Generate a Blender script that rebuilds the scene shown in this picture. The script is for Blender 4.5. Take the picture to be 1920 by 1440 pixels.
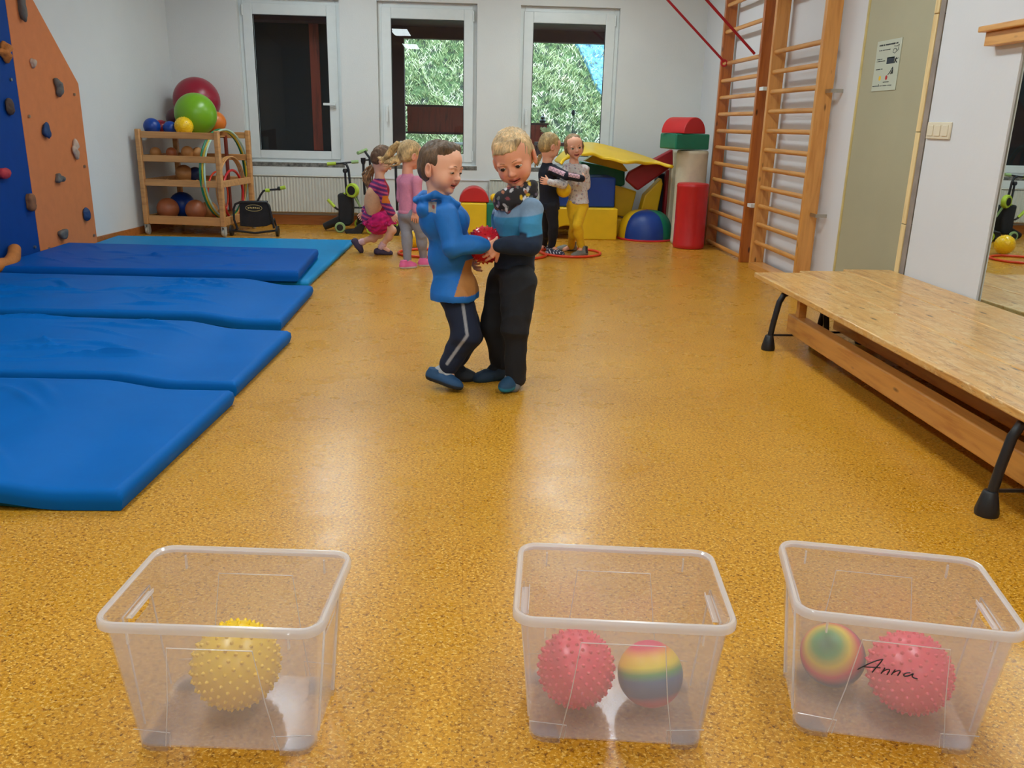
import bpy, bmesh, math, random
import numpy as np
from mathutils import Vector, Matrix
random.seed(7); np.random.seed(7)
for o in list(bpy.data.objects): bpy.data.objects.remove(o)
S = bpy.context.scene; C = S.collection
PI = math.pi
# ------------------------------------------------------------ camera
CAMH = 1.12
_f = 1591.0
_Y = np.array([873-960, -(228-720), -_f]); _Y /= np.linalg.norm(_Y)
_Z = -np.array([836-960, -(5890-720), -_f]); _Z -= _Y*_Z.dot(_Y); _Z /= np.linalg.norm(_Z)
_X = np.cross(_Y, _Z)
RW = np.array([_X, _Y, _Z])            # camera space -> room space
cam = bpy.data.objects.new('camera', bpy.data.cameras.new('camera')); C.objects.link(cam)
M4 = Matrix([list(r)+[0] for r in RW.tolist()]+[[0, 0, 0, 1]])
cam.matrix_world = Matrix.Translation((0, 0, CAMH)) @ M4
cam.data.sensor_fit = 'HORIZONTAL'; cam.data.sensor_width = 36; cam.data.lens = 36*_f/1920
cam.data.clip_start = 0.05; cam.data.clip_end = 200
S.camera = cam
# ------------------------------------------------------------ sky, exposure
w = bpy.data.worlds.new('sky'); S.world = w; w.use_nodes = True
wn = w.node_tree.nodes; wl = w.node_tree.links
bg = wn['Background']; bg.inputs['Color'].default_value = (0.62, 0.86, 1.0, 1); bg.inputs['Strength'].default_value = 6.5
S.view_settings.view_transform = 'Standard'; S.view_settings.look = 'None'
S.view_settings.exposure = 0.0; S.view_settings.gamma = 1; S.view_settings.use_curve_mapping = False
LAMP = 25        # emission strength of the ceiling lamp diffusers

def ray(px, py):
    return RW @ np.array([px-960, -(py-720), -_f])
def W(px, py, Y):                       # point at depth Y
    d = ray(px, py); t = Y/d[1]; return Vector((d[0]*t, Y, d[2]*t+CAMH))
def F(px, py, z=0.0):                   # point at height z
    d = ray(px, py); t = (z-CAMH)/d[2]; return Vector((d[0]*t, d[1]*t, z))
def WX(px, py, X):                      # point at side distance X
    d = ray(px, py); t = X/d[0]; return Vector((X, d[1]*t, d[2]*t+CAMH))
def V(*a): return Vector(a) if a else Vector((0, 0, 0))

# ------------------------------------------------------------ materials
def newmat(name):
    m = bpy.data.materials.new(name); m.use_nodes = True
    return m, m.node_tree.nodes, m.node_tree.links, m.node_tree.nodes['Principled BSDF']
def srgb(r, g, b):
    f = lambda c: (c/255/12.92 if c/255 <= .04045 else ((c/255+.055)/1.055)**2.4)
    return (f(r), f(g), f(b), 1)
def mix(nt, a, b, fac=None, mode='MIX'):
    n = nt.nodes.new('ShaderNodeMix'); n.data_type = 'RGBA'; n.blend_type = mode
    for s, v in ((6, a), (7, b)):
        if hasattr(v, 'links') or isinstance(v, bpy.types.NodeSocket): nt.links.new(v, n.inputs[s])
        else: n.inputs[s].default_value = v
    if fac is not None:
        if isinstance(fac, bpy.types.NodeSocket): nt.links.new(fac, n.inputs[0])
        else: n.inputs[0].default_value = fac
    return n.outputs[2]
def ramp(nt, src, pts, interp='LINEAR'):
    n = nt.nodes.new('ShaderNodeValToRGB'); n.color_ramp.interpolation = interp
    e = n.color_ramp.elements
    while len(e) > 1: e.remove(e[-1])
    e[0].position = pts[0][0]; e[0].color = pts[0][1]
    for p, c in pts[1:]:
        q = e.new(p); q.color = c
    nt.links.new(src, n.inputs[0]); return n.outputs[0]
def noise(nt, scale, detail=3, rough=.55, vec=None, dist=0):
    n = nt.nodes.new('ShaderNodeTexNoise'); n.inputs['Scale'].default_value = scale
    n.inputs['Detail'].default_value = detail; n.inputs['Roughness'].default_value = rough; n.inputs['Distortion'].default_value = dist
    if vec: nt.links.new(vec, n.inputs['Vector'])
    return n.outputs[0]
def objvec(nt, scale=(1, 1, 1), rot=(0, 0, 0)):
    t = nt.nodes.new('ShaderNodeTexCoord'); m = nt.nodes.new('ShaderNodeMapping')
    m.inputs['Scale'].default_value = scale; m.inputs['Rotation'].default_value = rot
    nt.links.new(t.outputs['Object'], m.inputs['Vector']); return m.outputs[0]
def bump(nt, b, h, strength=.2, dist=.01):
    n = nt.nodes.new('ShaderNodeBump'); n.inputs['Strength'].default_value = strength; n.inputs['Distance'].default_value = dist
    nt.links.new(h, n.inputs['Height']); nt.links.new(n.outputs[0], b.inputs['Normal'])
G1, G0 = (1, 1, 1, 1), (0, 0, 0, 1)
def plain(name, col, rough=.5, metal=0, var=.08, nscale=12, bstr=.0, bscale=60, spec=None, coat=0, sub=0):
    m, n, l, b = newmat(name)
    v = objvec(m.node_tree)
    nz = noise(m.node_tree, nscale, 3, vec=v)
    dark = tuple(c*(1-var*2) for c in col[:3])+(1,); lite = tuple(min(1, c*(1+var)) for c in col[:3])+(1,)
    l.new(ramp(m.node_tree, nz, [(.3, dark), (.7, lite)]), b.inputs['Base Color'])
    b.inputs['Roughness'].default_value = rough; b.inputs['Metallic'].default_value = metal
    if spec is not None: b.inputs['Specular IOR Level'].default_value = spec
    b.inputs['Coat Weight'].default_value = coat
    if sub: b.inputs['Subsurface Weight'].default_value = sub; b.inputs['Subsurface Scale'].default_value = .01
    if bstr: bump(m.node_tree, b, noise(m.node_tree, bscale, 3, vec=v), bstr, .005)
    return m
def wood(name, c1, c2, axis='Y', rough=.38, knots=True, scale=1.0, coat=.15):
    m, n, l, b = newmat(name); nt = m.node_tree
    s = {'X': (1.2, 14, 14), 'Y': (14, 1.2, 14), 'Z': (14, 14, 1.2)}[axis]
    v = objvec(nt, tuple(q*scale for q in s))
    g = noise(nt, 2.2, 5, .6, v, .6)
    col = ramp(nt, g, [(.3, c2), (.5, c1), (.72, tuple(min(1, x*1.12) for x in c1[:3])+(1,))])
    if knots:
        s2 = {'X': (3, 9, 9), 'Y': (9, 3, 9), 'Z': (9, 9, 3)}[axis]
        vo = nt.nodes.new('ShaderNodeTexVoronoi'); vo.inputs['Scale'].default_value = 1.3
        nt.links.new(objvec(nt, s2), vo.inputs['Vector'])
        k = ramp(nt, vo.outputs['Distance'], [(.06, G1), (.13, G0)])
        col = mix(nt, col, tuple(x*.28 for x in c2[:3])+(1,), k)
    l.new(col, b.inputs['Base Color']); b.inputs['Roughness'].default_value = rough; b.inputs['Coat Weight'].default_value = coat
    bump(nt, b, g, .08, .002)
    return m
def vcol(name, rough=.85, bstr=.3, bscale=120, sheen=0, sub=0, fine=0):
    m, n, l, b = newmat(name); nt = m.node_tree
    a = nt.nodes.new('ShaderNodeVertexColor'); a.layer_name = 'Col'
    col = a.outputs[0]
    if fine:
        nz = noise(nt, fine, 3, vec=objvec(nt))
        col = mix(nt, col, ramp(nt, nz, [(.3, (.93, .93, .93, 1)), (.7, (1.03, 1.03, 1.03, 1))]), 1.0, 'MULTIPLY')
    l.new(col, b.inputs['Base Color']); b.inputs['Roughness'].default_value = rough
    if sheen: b.inputs['Sheen Weight'].default_value = sheen
    if sub: b.inputs['Subsurface Weight'].default_value = sub; b.inputs['Subsurface Scale'].default_value = .008; b.inputs['Subsurface Radius'].default_value = (1, .35, .2)
    if bstr: bump(nt, b, noise(nt, bscale, 4, vec=objvec(nt)), bstr, .003)
    return m

M = {}
M['wall'] = plain('wall_paint', (.70, .71, .70, 1), .85, var=.02, nscale=1.5, bstr=.25, bscale=90)
M['wall_w'] = plain('white_wall_board', (.70, .70, .73, 1), .7, var=.015, nscale=1.2, bstr=.1, bscale=60)
M['ceil'] = plain('ceiling_paint', (.80, .80, .79, 1), .9, var=.02)
M['pvc'] = plain('window_plastic', (.72, .76, .76, 1), .35, var=.015)
M['radiator'] = plain('radiator_enamel', (.66, .65, .58, 1), .4, var=.02)
M['cement'] = plain('rough_cement', (.20, .19, .17, 1), .95, var=.35, nscale=22, bstr=.8, bscale=50)
M['orange_panel'] = plain('orange_climbing_panel', srgb(214, 128, 78), .65, spec=.25, var=.03, bstr=.35, bscale=260)
M['blue_panel'] = plain('blue_climbing_panel', srgb(0, 62, 140), .6, spec=.2, var=.03, bstr=.35, bscale=260)
M['mat_blue'] = plain('blue_mat_vinyl', srgb(0, 96, 176), .55, var=.03, nscale=3, bstr=.15, bscale=7, spec=.1)
M['mat_dark'] = plain('deep_blue_mat_vinyl', srgb(0, 84, 168), .55, var=.03, nscale=3, bstr=.15, bscale=7, spec=.1)
M['mat_light'] = plain('light_blue_mat_vinyl', srgb(0, 132, 192), .5, var=.03, nscale=4, bstr=.1, bscale=9, spec=.2)
M['black'] = plain('black_plastic', (.012, .012, .014, 1), .45, var=.1)
M['black_metal'] = plain('black_painted_steel', (.014, .014, .018, 1), .35, var=.1)
M['black_cloth'] = plain('black_nylon', (.012, .012, .016, 1), .8, var=.15, bstr=.5, bscale=30)
M['lime'] = plain('lime_plastic', srgb(178, 205, 60), .45, var=.05)
M['lime_pale'] = plain('pale_green_rubber', srgb(150, 180, 120), .6, var=.05)
M['steel'] = plain('zinc_steel', (.45, .42, .36, 1), .35, metal=.9)
M['grey_rubber'] = plain('grey_caster_plastic', srgb(178, 176, 168), .5, var=.05)
M['beech'] = wood('cart_beech', srgb(205, 150, 92), srgb(180, 122, 68), 'X', .45, False)
M['pine_bench'] = wood('bench_pine', srgb(214, 162, 92), srgb(176, 118, 56), 'Y', .36, True, coat=.2)
def worn(m):
    nt = m.node_tree; b = nt.nodes['Principled BSDF']; src = b.inputs['Base Color'].links[0].from_socket
    n1 = noise(nt, 4, 6, .75, objvec(nt, (4.5, 1.6, 4.5)), 1.2); c = mix(nt, src, (.78, .55, .26, 1), ramp(nt, n1, [(.48, G0), (.62, (.7, .7, .7, 1))]))
    n2 = noise(nt, 9, 4, .7, objvec(nt, (9, 2.2, 9), (0, 0, .35))); c = mix(nt, c, (.16, .07, .02, 1), ramp(nt, n2, [(.62, G0), (.68, (.75, .75, .75, 1))]))
    n3 = noise(nt, 22, 3, .6, objvec(nt, (6, 1.2, 6), (0, 0, -.5))); c = mix(nt, c, (.86, .68, .42, 1), ramp(nt, n3, [(.64, G0), (.70, (.6, .6, .6, 1))]))
    nt.links.new(c, b.inputs['Base Color'])
worn(M['pine_bench'])
M['pine_beam'] = wood('bench_beam_pine', srgb(218, 156, 78), srgb(194, 126, 54), 'Y', .4, True)
M['bar_dark'] = wood('wall_bar_post_pine', srgb(176, 98, 36), srgb(150, 76, 24), 'Z', .35, True)
M['bar_light'] = wood('wall_bar_post_honey_pine', srgb(214, 150, 78), srgb(196, 128, 58), 'Z', .35, True)
M['rung'] = wood('wall_bar_rung_beech', srgb(208, 146, 76), srgb(186, 120, 54), 'Y', .35, False)
M['rail_top'] = wood('pine_rail', srgb(216, 158, 88), srgb(196, 130, 62), 'Y', .4, True)
M['lath'] = wood('raw_lath', srgb(232, 205, 150), srgb(214, 180, 120), 'Z', .6, False)
M['baseb'] = wood('baseboard_wood', srgb(176, 108, 52), srgb(150, 84, 36), 'X', .4, False)
M['door'] = plain('door_paint', srgb(172, 166, 138), .6, var=.03, nscale=2, bstr=.1, bscale=80)
M['grey_filler'] = plain('grey_filler', srgb(150, 138, 130), .9, var=.1)
M['yellowed'] = plain('yellowed_filler', srgb(206, 184, 120), .7, var=.08)
M['dark_wood'] = wood('dark_stained_boards', srgb(132, 50, 30), srgb(80, 28, 20), 'Z', .6, False, coat=0)
M['dark_beam'] = plain('dark_stained_beam', srgb(72, 38, 36), .7, var=.1)
M['red_vinyl'] = plain('red_vinyl', srgb(196, 32, 34), .38, var=.05, nscale=4, bstr=.35, bscale=9)
M['dred_vinyl'] = plain('dark_red_vinyl', srgb(150, 26, 36), .42, var=.05, bstr=.3, bscale=9)
M['yellow_vinyl'] = plain('yellow_vinyl', srgb(232, 190, 20), .42, var=.04, nscale=5, bstr=.3, bscale=10)
M['green_vinyl'] = plain('green_vinyl', srgb(12, 112, 84), .42, var=.05, bstr=.3, bscale=9)
M['blue_vinyl'] = plain('blue_vinyl', srgb(10, 58, 142), .45, var=.04, bstr=.25, bscale=9)
M['beige_vinyl'] = plain('beige_vinyl', srgb(206, 198, 172), .5, var=.05, bstr=.4, bscale=9)
M['navy_vinyl'] = plain('navy_vinyl', srgb(12, 26, 48), .5, var=.05)
M['red_hoop'] = plain('orange_red_plastic', srgb(222, 66, 30), .35, var=.03)
M['strap'] = plain('red_webbing', srgb(178, 24, 34), .7, var=.05)
M['brown_ball'] = plain('terracotta_ball_rubber', srgb(172, 98, 60), .42, var=.06)
M['wood_ball'] = plain('ochre_ball', srgb(186, 130, 74), .5, var=.06)
M['deepblue_ball'] = plain('deep_blue_ball_rubber', srgb(14, 62, 150), .35, var=.05)
M['navy_ball'] = plain('navy_ball_rubber', srgb(24, 40, 84), .4, var=.05)
M['crimson_ball'] = plain('crimson_ball_vinyl', srgb(150, 28, 50), .32, var=.03)
M['green_ball'] = plain('green_ball_vinyl', srgb(118, 172, 32), .3, var=.03)
M['orange_ball'] = plain('orange_ball_vinyl', srgb(222, 118, 40), .35, var=.03)
M['maroon_ball'] = plain('maroon_ball_vinyl', srgb(84, 40, 48), .4, var=.03)
M['yellow_ball'] = plain('yellow_ball_vinyl', srgb(246, 200, 30), .28, var=.03)
M['pink_ball'] = plain('pink_ball_vinyl', srgb(240, 62, 92), .28, var=.03)
M['red_ball'] = plain('red_ball_vinyl', srgb(206, 28, 42), .22, var=.03)
M['wooden_hoop'] = wood('hoop_beech', srgb(206, 150, 90), srgb(178, 118, 64), 'Z', .45, False)
M['poster'] = plain('poster_laminate', srgb(190, 194, 178), .3, var=.01)
M['ink'] = plain('black_print', (.02, .025, .03, 1), .5)
M['switch'] = plain('cream_switch_plastic', srgb(226, 214, 190), .35, var=.01)
M['sock'] = plain('sock_cotton', srgb(210, 205, 200), .9)

def floor_mat():
    m, n, l, b = newmat('cork_floor'); nt = m.node_tree
    v = objvec(nt)
    big = noise(nt, 1.4, 3, vec=v)
    base = ramp(nt, big, [(.3, srgb(196, 134, 26)), (.7, srgb(206, 146, 36))])
    sp = noise(nt, 95, 4, .75, v, .4)
    col = mix(nt, base, mix(nt, base, (.40, .30, .22, 1), 1, 'MULTIPLY'), ramp(nt, sp, [(.36, G1), (.50, G0)]))
    sp2 = noise(nt, 120, 3, .7, objvec(nt, (1, 1.4, 1), (0, 0, .7)), .3)
    col = mix(nt, col, srgb(240, 196, 104), ramp(nt, sp2, [(.53, G0), (.64, (.85, .85, .85, 1))]))
    vo = nt.nodes.new('ShaderNodeTexVoronoi'); vo.inputs['Scale'].default_value = 42; nt.links.new(v, vo.inputs['Vector'])
    col = mix(nt, col, srgb(92, 50, 22), ramp(nt, vo.outputs['Distance'], [(.07, (.85, .85, .85, 1)), (.13, G0)]))
    # sheet joints
    br = nt.nodes.new('ShaderNodeTexBrick'); nt.links.new(v, br.inputs['Vector'])
    br.inputs['Scale'].default_value = 1; br.inputs['Brick Width'].default_value = 1.0; br.inputs['Row Height'].default_value = .9
    br.inputs['Mortar Size'].default_value = .0012; br.offset = 0
    br.inputs['Color1'].default_value = (1, 1, 1, 1); br.inputs['Color2'].default_value = (.96, .95, .93, 1); br.inputs['Mortar'].default_value = (.85, .8, .74, 1)
    col = mix(nt, col, br.outputs['Color'], 1, 'MULTIPLY')
    l.new(col, b.inputs['Base Color'])
    rn = noise(nt, 5, 4, vec=v)
    l.new(ramp(nt, rn, [(.3, (.24, .24, .24, 1)), (.7, (.34, .34, .34, 1))]), b.inputs['Roughness'])
    b.inputs['Specular IOR Level'].default_value = .42
    bump(nt, b, noise(nt, 60, 3, vec=v), .05, .003)
    return m
M['floor'] = floor_mat()

def rainbow_mat(name, stops):
    m, n, l, b = newmat(name); nt = m.node_tree
    t = nt.nodes.new('ShaderNodeTexCoord'); s = nt.nodes.new('ShaderNodeSeparateXYZ')
    nt.links.new(t.outputs['Object'], s.inputs[0])
    mr = nt.nodes.new('ShaderNodeMapRange'); mr.inputs[1].default_value = -.066; mr.inputs[2].default_value = .066
    nt.links.new(s.outputs[2], mr.inputs[0])
    col = ramp(nt, mr.outputs[0], stops)
    l.new(col, b.inputs['Base Color']); b.inputs['Roughness'].default_value = .45
    return m
M['rainbow'] = rainbow_mat('rainbow_rubber', [(0, srgb(214, 60, 60)), (.14, srgb(200, 34, 58)), (.28, srgb(20, 60, 120)), (.50, srgb(0, 92, 142)), (.60, srgb(60, 150, 80)), (.70, srgb(240, 212, 40)), (.82, srgb(244, 190, 50)), (.93, srgb(230, 50, 90)), (1, srgb(226, 40, 100))])
M['rainbow2'] = rainbow_mat('rainbow_rubber_green_pole', [(0, srgb(240, 180, 40)), (.18, srgb(90, 160, 60)), (.3, srgb(10, 60, 90)), (.52, srgb(20, 50, 110)), (.62, srgb(150, 40, 90)), (.72, srgb(222, 60, 90)), (.86, srgb(232, 200, 50)), (.95, srgb(60, 150, 80)), (1, srgb(20, 100, 80))])

def outer_fresnel(nt, ior):          # no total reflection on the way out of a thin sheet
    fr = nt.nodes.new('ShaderNodeFresnel'); fr.inputs[0].default_value = ior; g = nt.nodes.new('ShaderNodeNewGeometry')
    a = nt.nodes.new('ShaderNodeMath'); a.operation = 'SUBTRACT'; a.inputs[0].default_value = 1; nt.links.new(g.outputs['Backfacing'], a.inputs[1])
    b = nt.nodes.new('ShaderNodeMath'); b.operation = 'MULTIPLY'; nt.links.new(fr.outputs[0], b.inputs[0]); nt.links.new(a.outputs[0], b.inputs[1]); return b.outputs[0]
def bin_mat():
    m, n, l, b = newmat('milky_polypropylene'); nt = m.node_tree
    out = n['Material Output']
    tr = n.new('ShaderNodeBsdfTransparent'); tr.inputs[0].default_value = (.97, .96, .97, 1)
    df = n.new('ShaderNodeBsdfDiffuse'); df.inputs[0].default_value = (.86, .82, .85, 1)
    tl = n.new('ShaderNodeBsdfTranslucent'); tl.inputs[0].default_value = (.86, .82, .85, 1)
    m1 = n.new('ShaderNodeMixShader'); m1.inputs[0].default_value = .45; l.new(df.outputs[0], m1.inputs[1]); l.new(tl.outputs[0], m1.inputs[2])
    m2 = n.new('ShaderNodeMixShader'); m2.inputs[0].default_value = .19; l.new(tr.outputs[0], m2.inputs[1]); l.new(m1.outputs[0], m2.inputs[2])
    gl = n.new('ShaderNodeBsdfGlossy'); gl.inputs['Roughness'].default_value = .12; gl.inputs[0].default_value = (1, 1, 1, 1)
    fr = outer_fresnel(nt, 1.4)
    m3 = n.new('ShaderNodeMixShader'); l.new(fr, m3.inputs[0]); l.new(m2.outputs[0], m3.inputs[1]); l.new(gl.outputs[0], m3.inputs[2])
    l.new(m3.outputs[0], out.inputs[0])
    return m, m2
M['bin'], _bm = bin_mat()
M['bin_rim'], _br = bin_mat(); M['bin_rim'].name = 'milky_polypropylene_thick'; _br.inputs[0].default_value = .5
for _n in M['bin_rim'].node_tree.nodes:
    if _n.type in ('BSDF_DIFFUSE', 'BSDF_TRANSLUCENT'): _n.inputs[0].default_value = (.97, .95, .97, 1)
    if _n.type == 'FRESNEL': _n.inputs[0].default_value = 1.75
def glass_mat():
    m, n, l, b = newmat('window_glass'); nt = m.node_tree
    out = n['Material Output']
    tr = n.new('ShaderNodeBsdfTransparent'); tr.inputs[0].default_value = (.96, .98, .98, 1)
    gl = n.new('ShaderNodeBsdfGlossy'); gl.inputs['Roughness'].default_value = .0
    fr = outer_fresnel(nt, 1.5)
    m3 = n.new('ShaderNodeMixShader'); l.new(fr, m3.inputs[0]); l.new(tr.outputs[0], m3.inputs[1]); l.new(gl.outputs[0], m3.inputs[2])
    l.new(m3.outputs[0], out.inputs[0]); return m
M['glass'] = glass_mat()
def mirror_mat():
    m, n, l, b = newmat('mirror_silver'); b.inputs['Metallic'].default_value = 1; b.inputs['Roughness'].default_value = .01
    b.inputs['Base Color'].default_value = (.84, .90, .86, 1); return m
M['mirror'] = mirror_mat()
def emis(name, col, s):
    m, n, l, b = newmat(name); b.inputs['Base Color'].default_value = (.8, .8, .8, 1)
    b.inputs['Emission Color'].default_value = col; b.inputs['Emission Strength'].default_value = s; return m
M['lamp'] = emis('lamp_diffuser', (.85, .98, 1.0, 1), LAMP)

# ------------------------------------------------------------ mesh helpers
OFF = {}
class MB:
    def __init__(s): s.v = []; s.f = []
    def add(s, vs, fs):
        n = len(s.v); s.v += [tuple(p) for p in vs]; s.f += [tuple(i+n for i in f) for f in fs]; return s
    def box(s, x0, x1, y0, y1, z0, z1):
        vs = [(x, y, z) for z in (z0, z1) for y in (y0, y1) for x in (x0, x1)]
        return s.add(vs, [(0, 2, 3, 1), (4, 5, 7, 6), (0, 1, 5, 4), (2, 6, 7, 3), (0, 4, 6, 2), (1, 3, 7, 5)])
    def obox(s, c, size, R=None):
        hx, hy, hz = (q/2 for q in size); R = R or Matrix.Identity(3); c = Vector(c)
        vs = [c + R @ Vector((x, y, z)) for z in (-hz, hz) for y in (-hy, hy) for x in (-hx, hx)]
        return s.add(vs, [(0, 2, 3, 1), (4, 5, 7, 6), (0, 1, 5, 4), (2, 6, 7, 3), (0, 4, 6, 2), (1, 3, 7, 5)])
    def tube(s, pts, r, seg=10, closed=False, cap=True, flat=None):
        P = [Vector(p) for p in pts]; n = len(P)
        rr = r if isinstance(r, (list, tuple)) else [r]*n
        T = []
        for i in range(n):
            a = P[(i-1) % n] if (closed or i > 0) else P[i]; b = P[(i+1) % n] if (closed or i < n-1) else P[i]
            T.append((b-a).normalized())
        up = Vector((0, 0, 1)) if abs(T[0].z) < .9 else Vector((1, 0, 0))
        N = (up - T[0]*up.dot(T[0])).normalized(); vs = []
        for i in range(n):
            N = (N - T[i]*N.dot(T[i])).normalized(); B = T[i].cross(N)
            for k in range(seg):
                a = 2*PI*k/seg; fx, fy = (1, 1) if flat is None else flat
                vs.append(P[i] + N*math.cos(a)*rr[i]*fx + B*math.sin(a)*rr[i]*fy)
        fs = []
        for i in range(n if closed else n-1):
            for k in range(seg):
                j = (i+1) % n
                fs.append((i*seg+k, j*seg+k, j*seg+(k+1) % seg, i*seg+(k+1) % seg)[::-1])
        if cap and not closed:
            fs.append(tuple(range(seg))); fs.append(tuple((n-1)*seg+k for k in range(seg))[::-1])
        return s.add(vs, fs)
    def cyl(s, p0, p1, r0, r1=None, seg=20): return s.tube([p0, p1], [r0, r0 if r1 is None else r1], seg)
    def sphere(s, c, r, seg=32, rings=18, scale=(1, 1, 1), R=None):
        c = Vector(c); R = R or Matrix.Identity(3); vs = [c + R @ Vector((0, 0, r*scale[2]))]
        for i in range(1, rings):
            t = PI*i/rings
            for k in range(seg):
                a = 2*PI*k/seg
                vs.append(c + R @ Vector((r*scale[0]*math.sin(t)*math.cos(a), r*scale[1]*math.sin(t)*math.sin(a), r*scale[2]*math.cos(t))))
        vs.append(c + R @ Vector((0, 0, -r*scale[2]))); fs = []
        for k in range(seg): fs.append((0, 1+k, 1+(k+1) % seg))
        for i in range(rings-2):
            for k in range(seg):
                a = 1+i*seg; fs.append((a+k, a+seg+k, a+seg+(k+1) % seg, a+(k+1) % seg))
        L = len(vs)-1; a = 1+(rings-2)*seg
        for k in range(seg): fs.append((a+k, L, a+(k+1) % seg))
        return s.add(vs, fs)
    def ring(s, c, R_, r, rot=None, seg=48, sides=10, a0=0, a1=2*PI, sc=(1, 1)):
        rot = rot or Matrix.Identity(3); c = Vector(c); closed = abs(a1-a0-2*PI) < 1e-6
        n = seg if closed else seg+1
        return s.tube([c + rot @ Vector((R_*sc[0]*math.cos(a0+(a1-a0)*i/seg), R_*sc[1]*math.sin(a0+(a1-a0)*i/seg), 0)) for i in range(n)], r, sides, closed)
    def lathe(s, prof, c=(0, 0, 0), R=None, seg=28):
        c = Vector(c); R = R or Matrix.Identity(3); vs = []; n = len(prof)
        for r, z in prof:
            for k in range(seg):
                a = 2*PI*k/seg; vs.append(c + R @ Vector((r*math.cos(a), r*math.sin(a), z)))
        fs = [(i*seg+k, i*seg+(k+1) % seg, (i+1)*seg+(k+1) % seg, (i+1)*seg+k) for i in range(n-1) for k in range(seg)]
        fs.append(tuple(range(seg))[::-1]); fs.append(tuple((n-1)*seg+k for k in range(seg)))
        return s.add(vs, fs)
    def prism(s, poly, a, b, frame):       # poly in (u,v); frame(u,v,w)->point
        n = len(poly); vs = [frame(u, v, a) for u, v in poly]+[frame(u, v, b) for u, v in poly]
        fs = [tuple(range(n))[::-1], tuple(range(n, 2*n))]+[(i, (i+1) % n, n+(i+1) % n, n+i) for i in range(n)]
        return s.add(vs, fs)
    def build(s, name, mat, parent=None, smooth=None, bevel=0, bseg=3, off=None):
        o0 = Vector(off) if off is not None else (OFF.get(parent.name, Vector()) if parent else Vector())
        me = bpy.data.meshes.new(name); me.from_pydata([tuple(Vector(p)-o0) for p in s.v], [], s.f)
        bm = bmesh.new(); bm.from_mesh(me); bmesh.ops.recalc_face_normals(bm, faces=bm.faces); bm.to_mesh(me); bm.free()
        return link(name, me, mat, parent, smooth, bevel, bseg, o0, off)
def link(name, me, mat, parent=None, smooth=None, bevel=0, bseg=3, o0=Vector(), off=None):
    me.materials.append(M[mat] if isinstance(mat, str) else mat)
    o = bpy.data.objects.new(name, me); C.objects.link(o)
    if parent: o.parent = parent; OFF[o.name] = o0
    elif off is not None: o.location = off; OFF[o.name] = o0
    if smooth is not None:
        me.shade_smooth()
        if smooth < 170: me.set_sharp_from_angle(angle=math.radians(smooth))
    if bevel:
        b = o.modifiers.new('bevel', 'BEVEL'); b.width = bevel; b.segments = bseg; b.limit_method = 'ANGLE'; b.angle_limit = math.radians(40)
        b.harden_normals = False; me.shade_smooth(); me.set_sharp_from_angle(angle=math.radians(50))
    return o
def tag(o, label=None, cat=None, group=None, kind=None):
    if label: o['label'] = label
    if cat: o['category'] = cat
    if group: o['group'] = group
    if kind: o['kind'] = kind
    return o
def thing(name, label, cat, loc=(0, 0, 0), rotz=0, group=None, local=False):
    o = bpy.data.objects.new(name, None); C.objects.link(o); o.empty_display_size = .1
    o.location = loc; o.rotation_euler = (0, 0, rotz); tag(o, label, cat, group)
    OFF[o.name] = Vector() if local else Vector(loc)
    return o
def struct(o, label=None):
    o['kind'] = 'structure'
    if label: o['label'] = label
    return o
def copy_tree(root, loc, rotz, label, group=None):
    r = root.copy(); C.objects.link(r); r.location = loc; r.rotation_euler = (0, 0, rotz); r['label'] = label
    if group: r['group'] = group
    for ch in list(root.children):
        c = ch.copy(); C.objects.link(c); c.parent = r
        for g in list(ch.children):
            d = g.copy(); C.objects.link(d); d.parent = c
    return r
def Rz(a): return Matrix.Rotation(a, 3, 'Z')
def Rx(a): return Matrix.Rotation(a, 3, 'X')
def Ry(a): return Matrix.Rotation(a, 3, 'Y')
def euler(x, y, z): return Rz(z) @ Ry(y) @ Rx(x)
# ============================================================ THE SETTING
YB = 9.52; XR = 2.53; ZC = 2.78
MB().box(-4.8, 3.6, -4.2, YB+.02, -.1, 0).build('floor', 'floor'); struct(bpy.data.objects['floor'])
struct(MB().box(-4.8, 3.6, -4.2, YB+.3, ZC, ZC+.1).build('ceiling', 'ceil'))
def left_x(y): return -3.30 + (y-7.4)*(.25/2.12)
wl_ = MB(); ya, yb_ = -4.0, YB+.3
wl_.prism([(left_x(ya), ya), (left_x(yb_), yb_), (left_x(yb_)-.2, yb_), (left_x(ya)-.2, ya)], 0, ZC, lambda u, v, w_: (u, v, w_))
struct(wl_.build('wall_left', 'wall'))
struct(MB().box(-4.8, 3.6, -4.2, -4.0, 0, ZC).build('wall_front', 'wall'))
# back wall with three window openings
wins = [(-2.335, -1.305), (-.92, .115), (.565, 1.605)]
zb, zt = .66, 2.285
wb = MB(); xs = [-3.4]+[q for w_ in wins for q in w_]+[3.6]
for i in range(0, len(xs), 2): wb.box(xs[i], xs[i+1], YB, YB+.3, 0, ZC)
for a, b in wins: wb.box(a, b, YB, YB+.3, 0, zb); wb.box(a, b, YB, YB+.3, zt, ZC)
struct(wb.build('wall_back', 'wall'))
# right wall: behind the wall bars, then door bay, then board wall
wr = MB(); wr.box(XR, XR+.2, 5.63, YB+.1, 0, ZC); wr.box(XR+.06, XR+.26, 4.6, 5.63, 0, ZC)
wr.box(2.49, XR+.3, 3.952, 4.66, 0, ZC)
wr.prism([(2.53, 3.952), (2.80, -4.1), (3.4, -4.1), (2.8, 3.952)], 0, ZC, lambda u, v, w_: (u, v, w_))
struct(wr.build('wall_right', 'wall_w'))
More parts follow.
